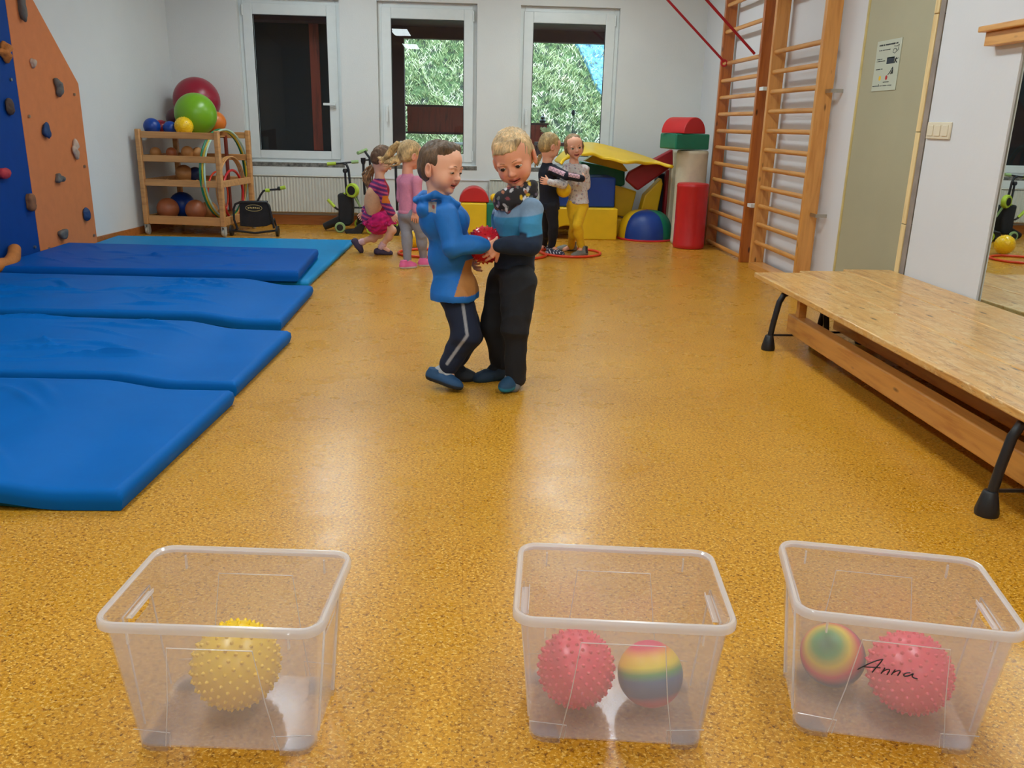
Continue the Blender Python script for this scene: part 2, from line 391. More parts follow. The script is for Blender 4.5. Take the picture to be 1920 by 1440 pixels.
# baseboards
bl = MB()
p0, p1 = V(left_x(7.66)+.001, 7.66, 0), V(left_x(YB)+.001, YB, 0)
bl.prism([(p0.x, p0.y), (p1.x, p1.y), (p1.x+.014, p1.y), (p0.x+.014, p0.y)], 0, .07, lambda u, v, w_: (u, v, w_))
struct(bl.build('baseboard_left', 'baseb'))
struct(MB().box(left_x(YB)+.016, XR-.001, YB-.016, YB-.001, 0, .105).build('baseboard_back', 'baseb', bevel=.003))
# thin ledge under the windows
struct(MB().box(-1.02, .26, YB-.012, YB-.001, .505, .52).build('trim_1', 'wall_w'))
# windows
def window(n, x0, x1, handle, dark=False):
    cx = (x0+x1)/2; y0 = YB+.07
    t = bpy.data.objects.new('window_%d' % n, None); C.objects.link(t); t.location = (cx, y0, zb); OFF[t.name] = Vector(t.location); struct(t)
    fr = MB(); w1 = .05
    fr.box(x0, x0+w1, y0, y0+.08, zb, zt); fr.box(x1-w1, x1, y0, y0+.08, zb, zt)
    fr.box(x0+w1, x1-w1, y0, y0+.08, zb, zb+.045); fr.box(x0+w1, x1-w1, y0, y0+.08, zt-.06, zt)
    fr.build('window_frame', 'pvc', t, bevel=.004)
    a0, a1, c0, c1 = x0+w1-.012, x1-w1+.012, zb+.035, zt-.05; b = .10
    s = MB(); ys = y0-.018
    s.box(a0, a0+b, ys, y0+.05, c0, c1); s.box(a1-b, a1, ys, y0+.05, c0, c1)
    s.box(a0+b, a1-b, ys, y0+.05, c0, c0+.085); s.box(a0+b, a1-b, ys, y0+.05, c1-.11, c1)
    s.build('sash', 'pvc', t, bevel=.006)
    MB().box(a0+b-.01, a1-b+.01, y0+.02, y0+.026, c0+.07, c1-.1).build('glass_pane', 'glass', t)
    g = MB()
    for (q0, q1, r0, r1) in ((a0+b, a0+b+.006, c0+.085, c1-.11), (a1-b-.006, a1-b, c0+.085, c1-.11), (a0+b, a1-b, c0+.085, c0+.091), (a0+b, a1-b, c1-.116, c1-.11)):
        g.box(q0, q1, ys+.004, ys+.02, r0, r1)
    g.build('seal', 'black', t)
    h = MB(); hx = (a1-.045) if handle == 'right' else (a0+.045)
    if handle == 'right':
        h.box(hx-.016, hx+.016, ys-.012, ys, 1.22, 1.29); h.cyl((hx, ys-.012, 1.262), (hx, ys-.04, 1.262), .011)
        h.box(hx-.115, hx+.012, ys-.052, ys-.036, 1.25, 1.274)
    else:
        h.box(hx-.016, hx+.016, ys-.012, ys, 1.2, 1.27); h.cyl((hx, ys-.012, 1.235), (hx, ys-.04, 1.235), .011)
        h.box(hx-.012, hx+.012, ys-.052, ys-.036, 1.10, 1.25)
    h.build('window_handle', 'pvc', t, bevel=.003)
    hx = a0 if handle == 'right' else a1
    for z in (c0+.02, c1-.12):
        MB().cyl((hx, ys-.004, z), (hx, ys-.004, z+.1), .009, seg=10).build('hinge', 'pvc', t, smooth=40)
    MB().box(x0-.01, x1+.01, YB-.004, YB+.07, zb-.045, zb-.002).build('window_sill', 'cement', t, bevel=.004)
window(1, *wins[0], 'right'); window(2, *wins[1], 'left'); window(3, *wins[2], 'left')

# door bay on the right wall
dt = bpy.data.objects.new('door_1', None); C.objects.link(dt); dt.location = (XR, 5.2, 0); OFF[dt.name] = Vector(dt.location); struct(dt)
MB().box(2.505, 2.575, 4.80, 5.60, .005, 2.3).build('door_leaf', 'door', dt, bevel=.004)
MB().box(2.50, 2.588, 5.602, 5.628, 0, 2.36).build('door_frame', 'yellowed', dt, bevel=.006)
MB().box(2.53, 2.585, 4.77, 4.798, 0, 2.3).build('door_gap_shade', 'black', dt)  # solid black strip standing in for the shade in the gap beside the leaf
tr = MB(); y0 = 4.715
for a, b in ((0, .62), (.624, 1.12), (1.124, 1.72), (1.724, 2.6)): tr.box(2.478, 2.52, y0, y0+.045, a, b)
tr.build('trim_2', 'lath', bevel=.003); struct(bpy.data.objects['trim_2'])
struct(MB().box(2.484, 2.489, 4.664, 4.712, 0, 2.6).build('trim_3', 'grey_filler'))

# poster on the door
pc = [WX(1641, 75, 2.503), WX(1703, 78, 2.503), WX(1683, 170, 2.503)]
ymax, ymin = pc[0].y, pc[1].y; ztop, zbot = 1.68, 1.385
py0, py1 = 5.42, 5.115; zt_, zb_ = WX(1660, 76, 2.5).z, WX(1655, 170, 2.5).z
po = thing('poster', 'laminated printed notice with small pictures and a red dot on the door', 'poster', (2.5, (py0+py1)/2, zb_))
MB().box(2.5005, 2.504, py1, py0, zb_, zt_).build('sheet', 'poster', po)
def pp(u, v): return py0+(py1-py0)*u, zt_+(zb_-zt_)*v
def pbox(mb, u0, u1, v0, v1): (a, c), (b, d) = pp(u0, v0), pp(u1, v1); mb.box(2.4992, 2.5006, min(a, b), max(a, b), min(c, d), max(c, d))
def blurred_line(u0, u1, v, h, seed):        # printing too small to read: a row of letter-sized marks
    r = random.Random(seed); u = u0; mb = MB()
    while u < u1:
        wd = r.uniform(.018, .034)
        if r.random() < .12: u += wd; continue
        pbox(mb, u, u+wd*.75, v-h/2*r.uniform(.7, 1), v+h/2*r.uniform(.7, 1)); u += wd
    mb.build('printed_line', 'ink', po)
for k, q in enumerate([(.1, .86, .09, .032), (.12, .58, .19, .018), (.08, .30, .365, .018), (.08, .42, .405, .018), (.06, .36, .565, .018), (.46, .68, .83, .018), (.03, .80, .90, .016)]): blurred_line(*q, k)
mb = MB(); pbox(mb, .5, .80, .345, .475); mb.build('picture', 'navy_vinyl', po)
mb = MB(); pbox(mb, .55, .78, .352, .37); mb.build('picture_top', 'lime_pale', po)
def dot(u, v, r, mat, nm):
    y, z = pp(u, v); MB().cyl((2.4994, y, z), (2.5006, y, z), r, seg=20).build(nm, mat, po)
dot(.3, .745, .014, 'yellow_ball', 'yellow_dot'); dot(.57, .745, .013, 'red_vinyl', 'red_dot')
mb = MB()
def stick(pts, r=.0022):
    mb.tube([(2.5, *pp(u, v)) for u, v in pts], r, 5)
stick([(.88, .37), (.85, .42), (.82, .47)], .003); stick([(.85, .42), (.92, .47)], .003); stick([(.81, .395), (.88, .40), (.95, .385)], .002)
mb.build('jumping_figure', 'ink', po); mb = MB()
stick([(.78, .55), (.80, .60), (.74, .68)], .004); stick([(.8, .6), (.8, .68)], .004); stick([(.76, .57), (.68, .66), (.62, .685)], .0025)
mb.build('walking_figure', 'ink', po); mb = MB()
stick([(.72, .14), (.84, .15), (.92, .12), (.9, .22), (.78, .28), (.7, .26), (.72, .2), (.8, .19), (.86, .24)], .0018)
mb.build('sketch_figure', 'ink', po); mb = MB()
stick([(.28, .87), (.3, .88)], .002)
# stick([(.28, .87), (.3, .88)], .002)
mb.build('pictogram_line', 'ink', po)

# light switch
sc_ = WX(1762, 245, 2.489); sw = thing('light_switch', 'cream triple light switch plate on the white wall', 'light switch', (2.489, sc_.y, sc_.z-.035))
MB().box(2.479, 2.4895, sc_.y-.115, sc_.y+.115, sc_.z-.043, sc_.z+.043).build('plate', 'switch', sw, bevel=.004)
for k in (-1, 0, 1): MB().box(2.474, 2.480, sc_.y+k*.072-.026, sc_.y+k*.072+.026, sc_.z-.028, sc_.z+.028).build('rocker', 'switch', sw, bevel=.003)
# mirror and its wooden ledge
mi = thing('wall_mirror', 'large frameless wall mirror right of the light switch', 'mirror', (2.53, 2.4, .30))
MB().prism([(2.503, 3.944), (2.590, .9), (2.598, .9), (2.511, 3.944)], .30, 1.512, lambda u, v, w_: (u, v, w_)).build('glass_sheet', 'mirror', mi)
MB().box(2.501, 2.513, 3.945, 3.951, .30, 1.512).build('edge_strip', 'steel', mi)
ra = thing('mirror_ledge', 'pine ledge fixed to the wall above the mirror', 'shelf', (2.45, 2.5, 1.515))
MB().prism([(2.435, 4.17), (2.489, 4.17), (2.489, 3.951), (2.502, 3.945), (2.589, .9), (2.435, .9)], 1.515, 1.575, lambda u, v, w_: (u, v, w_)).build('rail', 'rail_top', ra, bevel=.003)
MB().prism([(2.405, 4.19), (2.489, 4.19), (2.489, 3.951), (2.502, 3.945), (2.589, .88), (2.405, .88)], 1.5755, 1.602, lambda u, v, w_: (u, v, w_)).build('ledge_board', 'rail_top', ra, bevel=.005)

# radiators
def radiator(x0, x1, label):
    t = thing('radiator', label, 'radiator', ((x0+x1)/2, YB-.07, .13), group='panel radiators under the windows')
    z0, z1 = .135, .53; n = int((x1-x0)/.033)*8; vs = []; m = MB()
    for i in range(n+1):
        x = x0+(x1-x0)*i/n; ph = (x-x0)/.033*2*PI
        y = YB-.098-.007*max(-.6, min(.6, math.cos(ph)))/.6
        vs += [(x, YB-.06, z0), (x, y, z0+.012), (x, y, z1-.02), (x, YB-.06, z1-.01)]
    fs = []
    for i in range(n):
        a = i*4
        for k in range(3): fs.append((a+k, a+4+k, a+5+k, a+1+k))
    m.add(vs, fs); m.build('front_panel', 'radiator', t, smooth=45)
    MB().box(x0-.004, x1+.004, YB-.105, YB-.03, z1-.012, z1).build('top_grille', 'radiator', t, bevel=.003)
    for q in (x0-.006, x1): MB().box(q, q+.006, YB-.105, YB-.03, z0, z1).build('end_cover', 'radiator', t)
    MB().box(x0+.01, x1-.01, YB-.058, YB-.035, z0, z1-.02).build('back_panel', 'radiator', t)
    for q in (x0+.2, x1-.24): MB().box(q, q+.04, YB-.035, YB-.001, .2, .45).build('bracket', 'steel', t)
radiator(-2.26, -1.03, 'white ribbed panel radiator under the dark left window')
radiator(.27, 1.55, 'white ribbed panel radiator under the right window, mostly hidden')

# ceiling lamps
for k, (x, y) in enumerate([(-1.25, 7.9), (1.0, 7.9), (-1.25, 4.5), (1.0, 4.5), (-1.25, 1.6), (1.0, 1.6), (-1.25, -1.6), (1.0, -1.6)]):
    t = thing('ceiling_lamp', 'white rectangular ceiling lamp, %s row, %s' % (('left', 'right')[k % 2], ('over the far end by the windows', 'over the two boys', 'above the storage bins', 'behind the camera')[k//2]), 'ceiling lamp', (x, y, ZC-.06), group='ceiling lamps in two rows')
    MB().box(x-.17, x+.17, y-.62, y+.62, ZC-.05, ZC).build('housing', 'pvc', t, bevel=.006)
    MB().box(x-.155, x+.155, y-.6, y+.6, ZC-.062, ZC-.05).build('diffuser', 'lamp', t)

# ------------------------------------------------------------ OUTSIDE
gd = MB(); gd.box(-6, 6, YB+.3, 12.6, -.25, -.1); struct(gd.build('terrace_floor', 'cement'), 'terrace floor outside')
hm, hn, hl, hb = newmat('hillside_turf'); nt = hm.node_tree
hv = objvec(nt)
c = ramp(nt, noise(nt, 7, 6, .75, hv, .5), [(.3, srgb(52, 44, 46)), (.42, srgb(84, 92, 72)), (.52, srgb(110, 140, 84)), (.62, srgb(150, 168, 112)), (.75, srgb(176, 170, 140))])
hl.new(c, hb.inputs['Base Color']); hb.inputs['Roughness'].default_value = 1; bump(nt, hb, noise(nt, 14, 6, .8, hv), 1, .12)
M['hill'] = hm
rng = np.random.RandomState(3)
def hill_z(x, y): return -.1+max(0, y-12.2)*.92+.10*math.sin(x*2.1+y*1.3)+.06*math.sin(x*5.3-y*3.1)+.04*math.sin(x*11+y*9)
m = MB(); nx, ny = 90, 80; vs = []
for j in range(ny+1):
    for i in range(nx+1):
        x = -7+15*i/nx; y = 12.2+6*j/ny; vs.append((x, y, hill_z(x, y)))
m.add(vs, [(j*(nx+1)+i, j*(nx+1)+i+1, (j+1)*(nx+1)+i+1, (j+1)*(nx+1)+i) for j in range(ny) for i in range(nx)])
struct(m.build('hillside', 'hill', smooth=180), 'steep hillside behind the terrace')
gm, gn, gl_, gb = newmat('grass_blades'); nt = gm.node_tree
oi = nt.nodes.new('ShaderNodeTexCoord')
nz = noise(nt, 3.1, 4, .7, oi.outputs['Object'])
gl_.new(ramp(nt, nz, [(.3, srgb(112, 118, 96)), (.42, srgb(150, 160, 104)), (.52, srgb(192, 194, 150)), (.6, srgb(226, 218, 196)), (.75, srgb(214, 188, 150))]), gb.inputs['Base Color']); gb.inputs['Roughness'].default_value = .8
M['grass'] = gm
m = MB()
for k in range(30000):
    x = rng.uniform(-2.6, 3.4); y = 12.3+rng.uniform(0, 1)**1.0*3.6
    if rng.rand() < .25 and math.sin(x*2.3+y*4.1) > .3: continue
    z = hill_z(x, y); a = rng.uniform(0, 2*PI); h = rng.uniform(.03, .085); l_ = rng.uniform(.02, .08); wd = rng.uniform(.003, .0065)
    dx, dy = math.cos(a), math.sin(a)
    m.add([(x-dy*wd, y+dx*wd, z-.01), (x+dy*wd, y-dx*wd, z-.01), (x+dx*l_*.5+dy*wd*.7, y+dy*l_*.5-dx*wd*.7, z+h*.7), (x+dx*l_, y+dy*l_-.04, z+h)], [(0, 1, 2), (0, 2, 3)])
g = m.build('hillside_grass', 'grass'); tag(g, 'tufts of pale green grass on the hillside outside the windows', 'grass', kind='stuff')
# pale slab path at the top right of the slope
M['slab'] = plain('wet_blue_stone', srgb(96, 146, 172), .8, var=.4, nscale=16, bstr=1, bscale=22)
sl = MB(); ys_ = [13.6+.1*k for k in range(20)]; vs = []
for yy in ys_:
    xb = float(np.interp(yy, [13.6, 14.05, 14.27, 14.5, 14.69, 15.04, 15.5], [2.6, 2.22, 2.06, 1.97, 1.86, 1.74, 1.6])) 
    for i in range(21): xx = xb+(4.2-xb)*i/20; vs.append((xx, yy, hill_z(xx, yy)+.07))
n_ = len(vs); vs += [(a, b+.05, c-.3) for a, b, c in vs]
sl.add(vs, [(r*21+i, r*21+i+1, (r+1)*21+i+1, (r+1)*21+i) for r in range(19) for i in range(20)]+[(r*21, (r+1)*21, n_+(r+1)*21, n_+r*21) for r in range(19)]+[(i, i+1, n_+i+1, n_+i) for i in range(20)])
struct(sl.build('stone_slope', 'slab'), 'pale blue stone slope outside')
# terrace: roof, posts, plank screen
struct(MB().box(-6, 6, YB+.31, 11.4, 2.18, 2.28).build('terrace_roof', 'dark_beam'), 'dark terrace roof')
tb = MB().box(-6, 6, 10.85, 11.0, 2.05, 2.18).build('terrace_beam', 'dark_beam'); struct(tb, 'dark beam under the terrace roof')
def single(mb, name, mat, label, cat, group=None, **k):
    o = mb.build(name, mat, **k); tag(o, label, cat, group); return o
single(MB().box(-.885, -.735, 10.8, 10.95, -.1, 2.18), 'terrace_post', 'dark_beam', 'dark wooden post at the left edge of the middle window', 'post', off=(-.81, 10.87, -.1))
sc = thing('plank_screen', 'dark brown plank screen across the terrace behind the middle window', 'screen', (-.3, 11.2, -.1))
for i in range(11):
    MB().box(-.73+i*.092, -.73+i*.092+.0925, 11.2+.004*(i%2), 11.23+.004*(i%2), .98, 1.29).build('upper_plank', 'dark_wood', sc)
MB().box(-.75, .30, 11.19, 11.24, 1.285, 1.31).build('top_rail', 'dark_beam', sc)
MB().box(-.75, .30, 11.19, 11.24, .96, .985).build('lower_rail', 'dark_beam', sc)
for i in range(9): MB().box(-.73+i*.115, -.73+i*.115+.108, 11.2, 11.23, -.1, .52).build('lower_plank', 'dark_wood', sc)
for x in (.13,): MB().box(x-.03, x+.03, 11.15, 11.19, -.1, 1.3).build('screen_post', 'dark_beam', sc)
be = thing('garden_table', 'pale topped garden table on the terrace behind the middle window', 'table', (-.1, 10.75, -.1))
MB().box(-.24, .35, 10.6, 10.9, .855, .875).build('tabletop', 'pvc', be, bevel=.003)
for x, y in ((-.2, 10.63), (.3, 10.63), (-.2, 10.87), (.3, 10.87)): MB().box(x-.02, x+.02, y-.02, y+.02, -.1, .855).build('leg', 'dark_beam', be)
# rattan chair parts / cabinet behind the right window
cb = thing('garden_cabinet', 'dark brown garden cabinet outside the right window', 'cabinet', (.9, 11.3, -.1))
MB().box(.66, 1.03, 11.2, 11.6, -.1, 1.10).build('body', 'dark_wood', cb)
MB().box(.64, 1.05, 11.18, 11.62, 1.10, 1.125).build('top_board', 'dark_beam', cb)
single(MB().lathe([(.03, 0), (.045, .03), (.02, .05), (.03, .07), (.012, .085)], (.98, 11.3, 1.126)), 'lantern', 'black', 'small black lantern on the garden cabinet', 'lantern', smooth=50, off=(.98, 11.3, 1.126))
cb2 = thing('garden_bench', 'low dark garden bench outside the right window', 'bench', (1.2, 10.8, -.1))
MB().box(.86, 1.34, 10.6, 11.0, .86, .9).build('seat_board', 'dark_beam', cb2)
for x, y in ((.9, 10.65), (1.3, 10.65), (.9, 10.95), (1.3, 10.95)): MB().box(x-.03, x+.03, y-.03, y+.03, -.1, .86).build('leg', 'dark_beam', cb2)
tl = thing('garden_torch', 'thin black garden torch outside the right window', 'garden torch', (1.2, 10.9, -.1))
q = W(1075, 212, 11.05)
MB().cyl((q.x, q.y, -.1), (q.x, q.y, q.z-.02), .005, seg=8).build('stake', 'black', tl)
MB().lathe([(.01, 0), (.024, .02), (.024, .05), (.008, .07)], (q.x, q.y, q.z-.03)).build('torch_head', 'black', tl, smooth=40)
fp = thing('flower_pot', 'dark flower pot on the garden bench outside', 'flower pot', (1.0, 10.8, .9))
MB().lathe([(.05, 0), (.07, .09), (.066, .1)], (1.0, 10.8, .9)).build('pot', 'black', fp, smooth=40)
mb = MB()
for k in range(40):
    a = rng.uniform(0, 2*PI); r = rng.uniform(.02, .09); h = rng.uniform(.03, .09); mb.add([(1.0, 10.8, .99), (1+r*math.cos(a)-.008, 10.8+r*math.sin(a), .99+h), (1+r*math.cos(a)+.008, 10.8+r*math.sin(a), .99+h+.01)], [(0, 1, 2)])
mb.build('leaves', 'grass', fp)
# dark shed right outside the left window
sh = thing('garden_shed', 'dark garden shed close behind the left window', 'shed', (-1.9, 10.3, -.1))
M['shed'] = plain('black_stained_boards', (.003, .004, .008, 1), .8, var=.2)
MB().box(-3.4, -1.02, 10.1, 11.2, -.1, 2.18).build('body', 'shed', sh)
for x in (-2.42, -1.66): MB().box(x-.05, x+.05, 10.06, 10.1, -.1, 2.18).build('door_post', 'dark_wood', sh)
MB().box(-3.4, -1.0, YB+.31, 10.1, 2.1, 2.17).build('canopy', 'dark_beam', sh)
# ============================================================ CLIMBING WALL
XC = -3.2
def cw(px, py, X=XC): p = WX(px, py, X); return (p.y, p.z)
yS, yE = 6.6, 7.617
cl = thing('climbing_panel', 'tall orange climbing panel with grey and blue holds', 'climbing panel', (XC, 7.1, .03))
mb = MB(); poly = [(yS, .03), (yE, .03), (yE, 1.346), (6.0+1.01, 1.906), (yS+.003, 2.285), (yS, 2.285)]
mb.prism(poly, XC-.022, XC, lambda u, v, w_: (w_, u, v)); mb.build('board', 'orange_panel', cl, bevel=.002)
def hold_mesh(seed, s=(1, 1, 1), tri=False):
    r = np.random.RandomState(seed); bm = bmesh.new(); bmesh.ops.create_icosphere(bm, subdivisions=3, radius=1)
    ph = r.uniform(0, 6, 9)
    for v in bm.verts:
        c = v.co; d = 1+.16*math.sin(3*c.y+ph[0])+.13*math.sin(4*c.z+ph[1])+.1*math.sin(5*c.x+ph[2])+.05*math.sin(9*c.y+7*c.z+ph[3])
        if tri: d *= 1+.28*math.cos(3*math.atan2(c.z, c.y)+ph[4])
        v.co = Vector((max(-.05, c.x*d*.7+.35), c.y*d, c.z*d)); v.co = Vector((v.co.x*s[0], v.co.y*s[1], v.co.z*s[2]))
    me = bpy.data.meshes.new('climbing_hold'); bm.to_mesh(me); bm.free(); return me
M['h_grey'] = plain('grey_resin', srgb(104, 100, 96), .75, var=.15, bstr=.5, bscale=150)
M['h_blue'] = plain('blue_resin', srgb(30, 62, 108), .7, var=.15, bstr=.5, bscale=150)
M['h_brown'] = plain('brown_resin', srgb(140, 92, 60), .75, var=.15, bstr=.5, bscale=150)
M['h_white'] = plain('pale_resin', srgb(196, 170, 150), .75, var=.1, bstr=.5, bscale=150)
M['h_dark'] = plain('dark_resin', srgb(84, 62, 50), .75, var=.1, bstr=.5, bscale=150)
M['h_orange'] = plain('orange_resin', srgb(200, 120, 50), .7, var=.1, bstr=.5, bscale=150)
M['h_red'] = plain('red_resin', srgb(190, 50, 60), .7, var=.1, bstr=.5, bscale=150)
def hold(par, px, py, mat, size, seed, tri=False, label=None, asp=(1, 1)):
    y, z = cw(px, py); me = hold_mesh(seed, (size*.9, size*asp[0], size*asp[1]), tri); me.materials.append(M[mat]); me.shade_smooth()
    o = bpy.data.objects.new('climbing_hold', me); C.objects.link(o); o.parent = par; o.location = Vector((XC+.002, y, z))-OFF[par.name]
    if label: o['label'] = label
    MB().cyl((XC+.01+size*.3, y, z), (XC+size*1.02, y, z), .006, seg=8).build('bolt', 'steel', o, off=None) if False else None
for a in [(37, 12, 'h_grey', .05, 1, False, 'tall grey hold', (.8, 1.7)), (60, 118, 'h_white', .03, 2, False, 'sandy hold', (1.2, 1)), (107, 163, 'h_grey', .05, 3, True, 'dark grey three-lobed hold'),
          (82, 245, 'h_blue', .042, 4, False, 'blue rounded hold', (1, 1.35)), (137, 280, 'h_white', .042, 5, True, 'pale hold', (1, 1.3)), (107, 334, 'h_grey', .042, 6, True, 'grey lumpy hold'),
          (158, 402, 'h_blue', .045, 7, False, 'small blue hold'), (114, 439, 'h_grey', .045, 8, False, 'grey oval hold', (1.3, .9))]:
    hold(cl, *a[:6], label=a[6], asp=a[7] if len(a) > 7 else (1, 1))
def screws(par, pts):
    for px, py in pts:
        y, z = cw(px, py); MB().cyl((XC, y, z), (XC+.012, y, z), .011, seg=12).build('screw', 'steel', par, smooth=40)
screws(cl, [(53, 218), (138, 177), (157, 312), (175, 441), (91, 466)])
cl2 = thing('climbing_panel', 'deep blue climbing panel at the left edge', 'climbing panel', (XC, 5.9, .03))
MB().box(XC-.022, XC, 5.2, yS-.004, .03, 2.6).build('board', 'blue_panel', cl2, bevel=.002)
for a in [(3, 98, 'h_orange', .055, 11, True, 'orange hold'), (13, 200, 'h_dark', .045, 12, False, 'olive brown hold', (1.1, 1)), (2, 325, 'h_red', .05, 13, False, 'red hold'),
          (54, 379, 'h_brown', .052, 14, False, 'brown knob hold', (1, 1.1))]:
    hold(cl2, *a[:6], label=a[6], asp=a[7] if len(a) > 7 else (1, 1))
y, z = cw(22, 474); y -= .12; mb = MB(); mb.tube([(XC+.03, y-.42, z-.07), (XC+.075, y-.25, z-.03), (XC+.09, y-.12, z-.04), (XC+.08, y-.02, z-.01), (XC+.05, y+.07, z+.035), (XC+.02, y+.09, z+.03)], [.035, .05, .045, .045, .04, .03], 14)
o = mb.build('climbing_hold', 'h_orange', cl2, smooth=180); o['label'] = 'long curved tan hold'
screws(cl2, [(19, 149), (64, 463)])

# ============================================================ MATS
def mat_obj(name, label, corners, z, th, mat, seed, lift=None, amp=.006, group=None, nx=170, ny=80):
    # corners: near-left, near-right, far-right, far-left (x,y)
    P = [Vector((*c, 0)) for c in corners]; r = np.random.RandomState(seed)
    wr = [(r.uniform(.1, .8), r.uniform(.15, .95), r.uniform(.10, .3), r.uniform(.008, .02), r.uniform(-.9, .5), r.uniform(.4, 1)) for _ in range(26)]
    top = []
    for j in range(ny+1):
        v = j/ny
        for i in range(nx+1):
            u = i/nx; a = P[0].lerp(P[1], u); b = P[3].lerp(P[2], u); p = a.lerp(b, v)
            L = (P[1]-P[0]).length; Wd = (P[3]-P[0]).length
            eu = min(u*L, (1-u)*L); ev = min(v*Wd, (1-v)*Wd); e = min(eu, ev)
            rr = .013; h = z+th-(rr-math.sqrt(max(0, rr*rr-(rr-min(e, rr))**2)))
            if lift: h += lift(p.x, p.y)
            h += amp*(math.sin(p.x*7+seed)*math.sin(p.y*9+seed*2)*.5+.25*math.sin(p.x*15+p.y*4))*min(1, e/.1)
            for (wu, wv, ln, wd, an, st) in wr:
                dx = (u-wu)*L; dy = (v-wv)*Wd; q = dx*math.cos(an)+dy*math.sin(an); s_ = -dx*math.sin(an)+dy*math.cos(an)+.25*q*q
                if abs(q) < ln*2 and abs(s_) < wd*4:
                    h += amp*2.6*st*math.exp(-(q/ln)**2*2-(s_/wd)**2)*min(1, e/.06)
            top.append((p.x, p.y, h))
    n1 = nx+1; m = MB(); m.v = list(top)
    m.f = [(j*n1+i, j*n1+i+1, (j+1)*n1+i+1, (j+1)*n1+i) for j in range(ny) for i in range(nx)]
    per = [i for i in range(nx)]+[j*n1+nx for j in range(ny)]+[ny*n1+i for i in range(nx, 0, -1)]+[j*n1 for j in range(ny, 0, -1)]
    k0 = len(m.v); cen = sum((Vector(p) for p in P), Vector())/4
    for q in per:
        x, y, h = top[q]; d = (Vector((x, y, 0))-cen); d.normalize()
        lo = z+(lift(x, y) if lift else 0)
        m.v.append((x+d.x*.004, y+d.y*.004, lo+th*.45)); m.v.append((x-d.x*.006, y-d.y*.006, lo+.003))
    n = len(per)
    for q in range(n):
        a, b = per[q], per[(q+1) % n]; a1, b1 = k0+2*q, k0+2*((q+1) % n)
        m.f += [(a, a1, b1, b), (a1, a1+1, b1+1, b1)]
    m.f.append(tuple(k0+2*q+1 for q in range(n)))
    c0 = (cen.x, cen.y, z)
    o = m.build(name, mat, smooth=60, off=c0); tag(o, label, 'gym mat', group); return o
def sm(x): x = max(0, min(1, x)); return x*x*(3-2*x)
liftA = lambda x, y: .035*sm((-1.16-x)/.30)
tag(mat_obj('gym_mat', 'light blue folding mat, farthest on the left floor, under a dark mat', [(-3.18, 5.86), (-1.075, 5.86), (-1.035, 8.03), (-3.2, 8.07)], 0, .045, 'mat_light', 5, amp=.001), group='mats laid along the climbing wall')
mat_obj('gym_mat', 'thick deep blue mat lying on top of the light blue one', [(-3.17, 5.82), (-1.13, 5.80), (-1.17, 6.86), (-3.17, 7.0)], .049, .075, 'mat_dark', 9, amp=.005, group='mats laid along the climbing wall')
mat_obj('gym_mat', 'blue mat third from the camera, wrinkled along its middle', [(-3.17, 4.66), (-1.0, 4.58), (-1.0, 5.60), (-3.17, 5.74)], .0, .065, 'mat_blue', 21, liftA, .009, group='mats laid along the climbing wall')
mat_obj('gym_mat', 'blue mat second from the camera, creased in the centre', [(-3.5, 3.50), (-.945, 3.42), (-.90, 4.34), (-3.5, 4.60)], .0, .065, 'mat_blue', 33, liftA, .009, group='mats laid along the climbing wall')
mat_obj('gym_mat', 'blue mat nearest the camera at the left edge', [(-3.3, 2.36), (-1.0, 2.33), (-.93, 3.32), (-3.3, 3.43)], .0, .065, 'mat_blue', 41, liftA, .007, group='mats laid along the climbing wall')

# ============================================================ BENCHES
def bench(cx, label, dy=0):
    g = 'long wooden gymnastic benches set side by side'
    t = thing('gym_bench', label, 'bench', (cx-.005, 3.30+dy, 0), group=g, local=True)
    m = MB(); m.box(-.141, .141, -1.55, 1.36, .320, .35); m.build('seat_plank', 'pine_bench', t, bevel=.006)
    m = MB(); m.box(-.035, .035, -1.40, 1.07, .078, .178); m.build('balance_beam', 'pine_beam', t, bevel=.008)
    for yy in (.98, -1.0):
        f = MB(); pts = [(-.155, yy, .03)]
        f.tube([(-.156, yy, .035), (-.142, yy, .15), (-.124, yy, .255), (-.105, yy, .295), (-.07, yy, .31), (.07, yy, .31), (.105, yy, .295), (.124, yy, .255), (.142, yy, .15), (.156, yy, .035)], .0155, 12)
        f.box(-.135, .135, yy-.004, yy+.004, .075, .085)
        fr = f.build('leg_frame', 'black_metal', t, smooth=50)
        for s_ in (-1, 1):
            MB().lathe([(.034, 0), (.036, .012), (.030, .04), (.022, .075), (.018, .08)], (s_*.156, yy, .0), seg=18).build('rubber_foot', 'black', fr, smooth=50)
        MB().box(-.03, .03, yy-.05, yy+.05, .310, .3198).build('mount_plate', 'black_metal', t)
    MB().box(-.02, .02, .96, 1.0, .178, .3195).build('strut', 'pine_beam', t)
    return t
bench(1.77, 'gymnastic bench nearest the room, worn front edge, beam below')
bench(2.058, 'gymnastic bench in the middle of the three', .075)
bench(2.346, 'gymnastic bench against the white wall and mirror', .15)

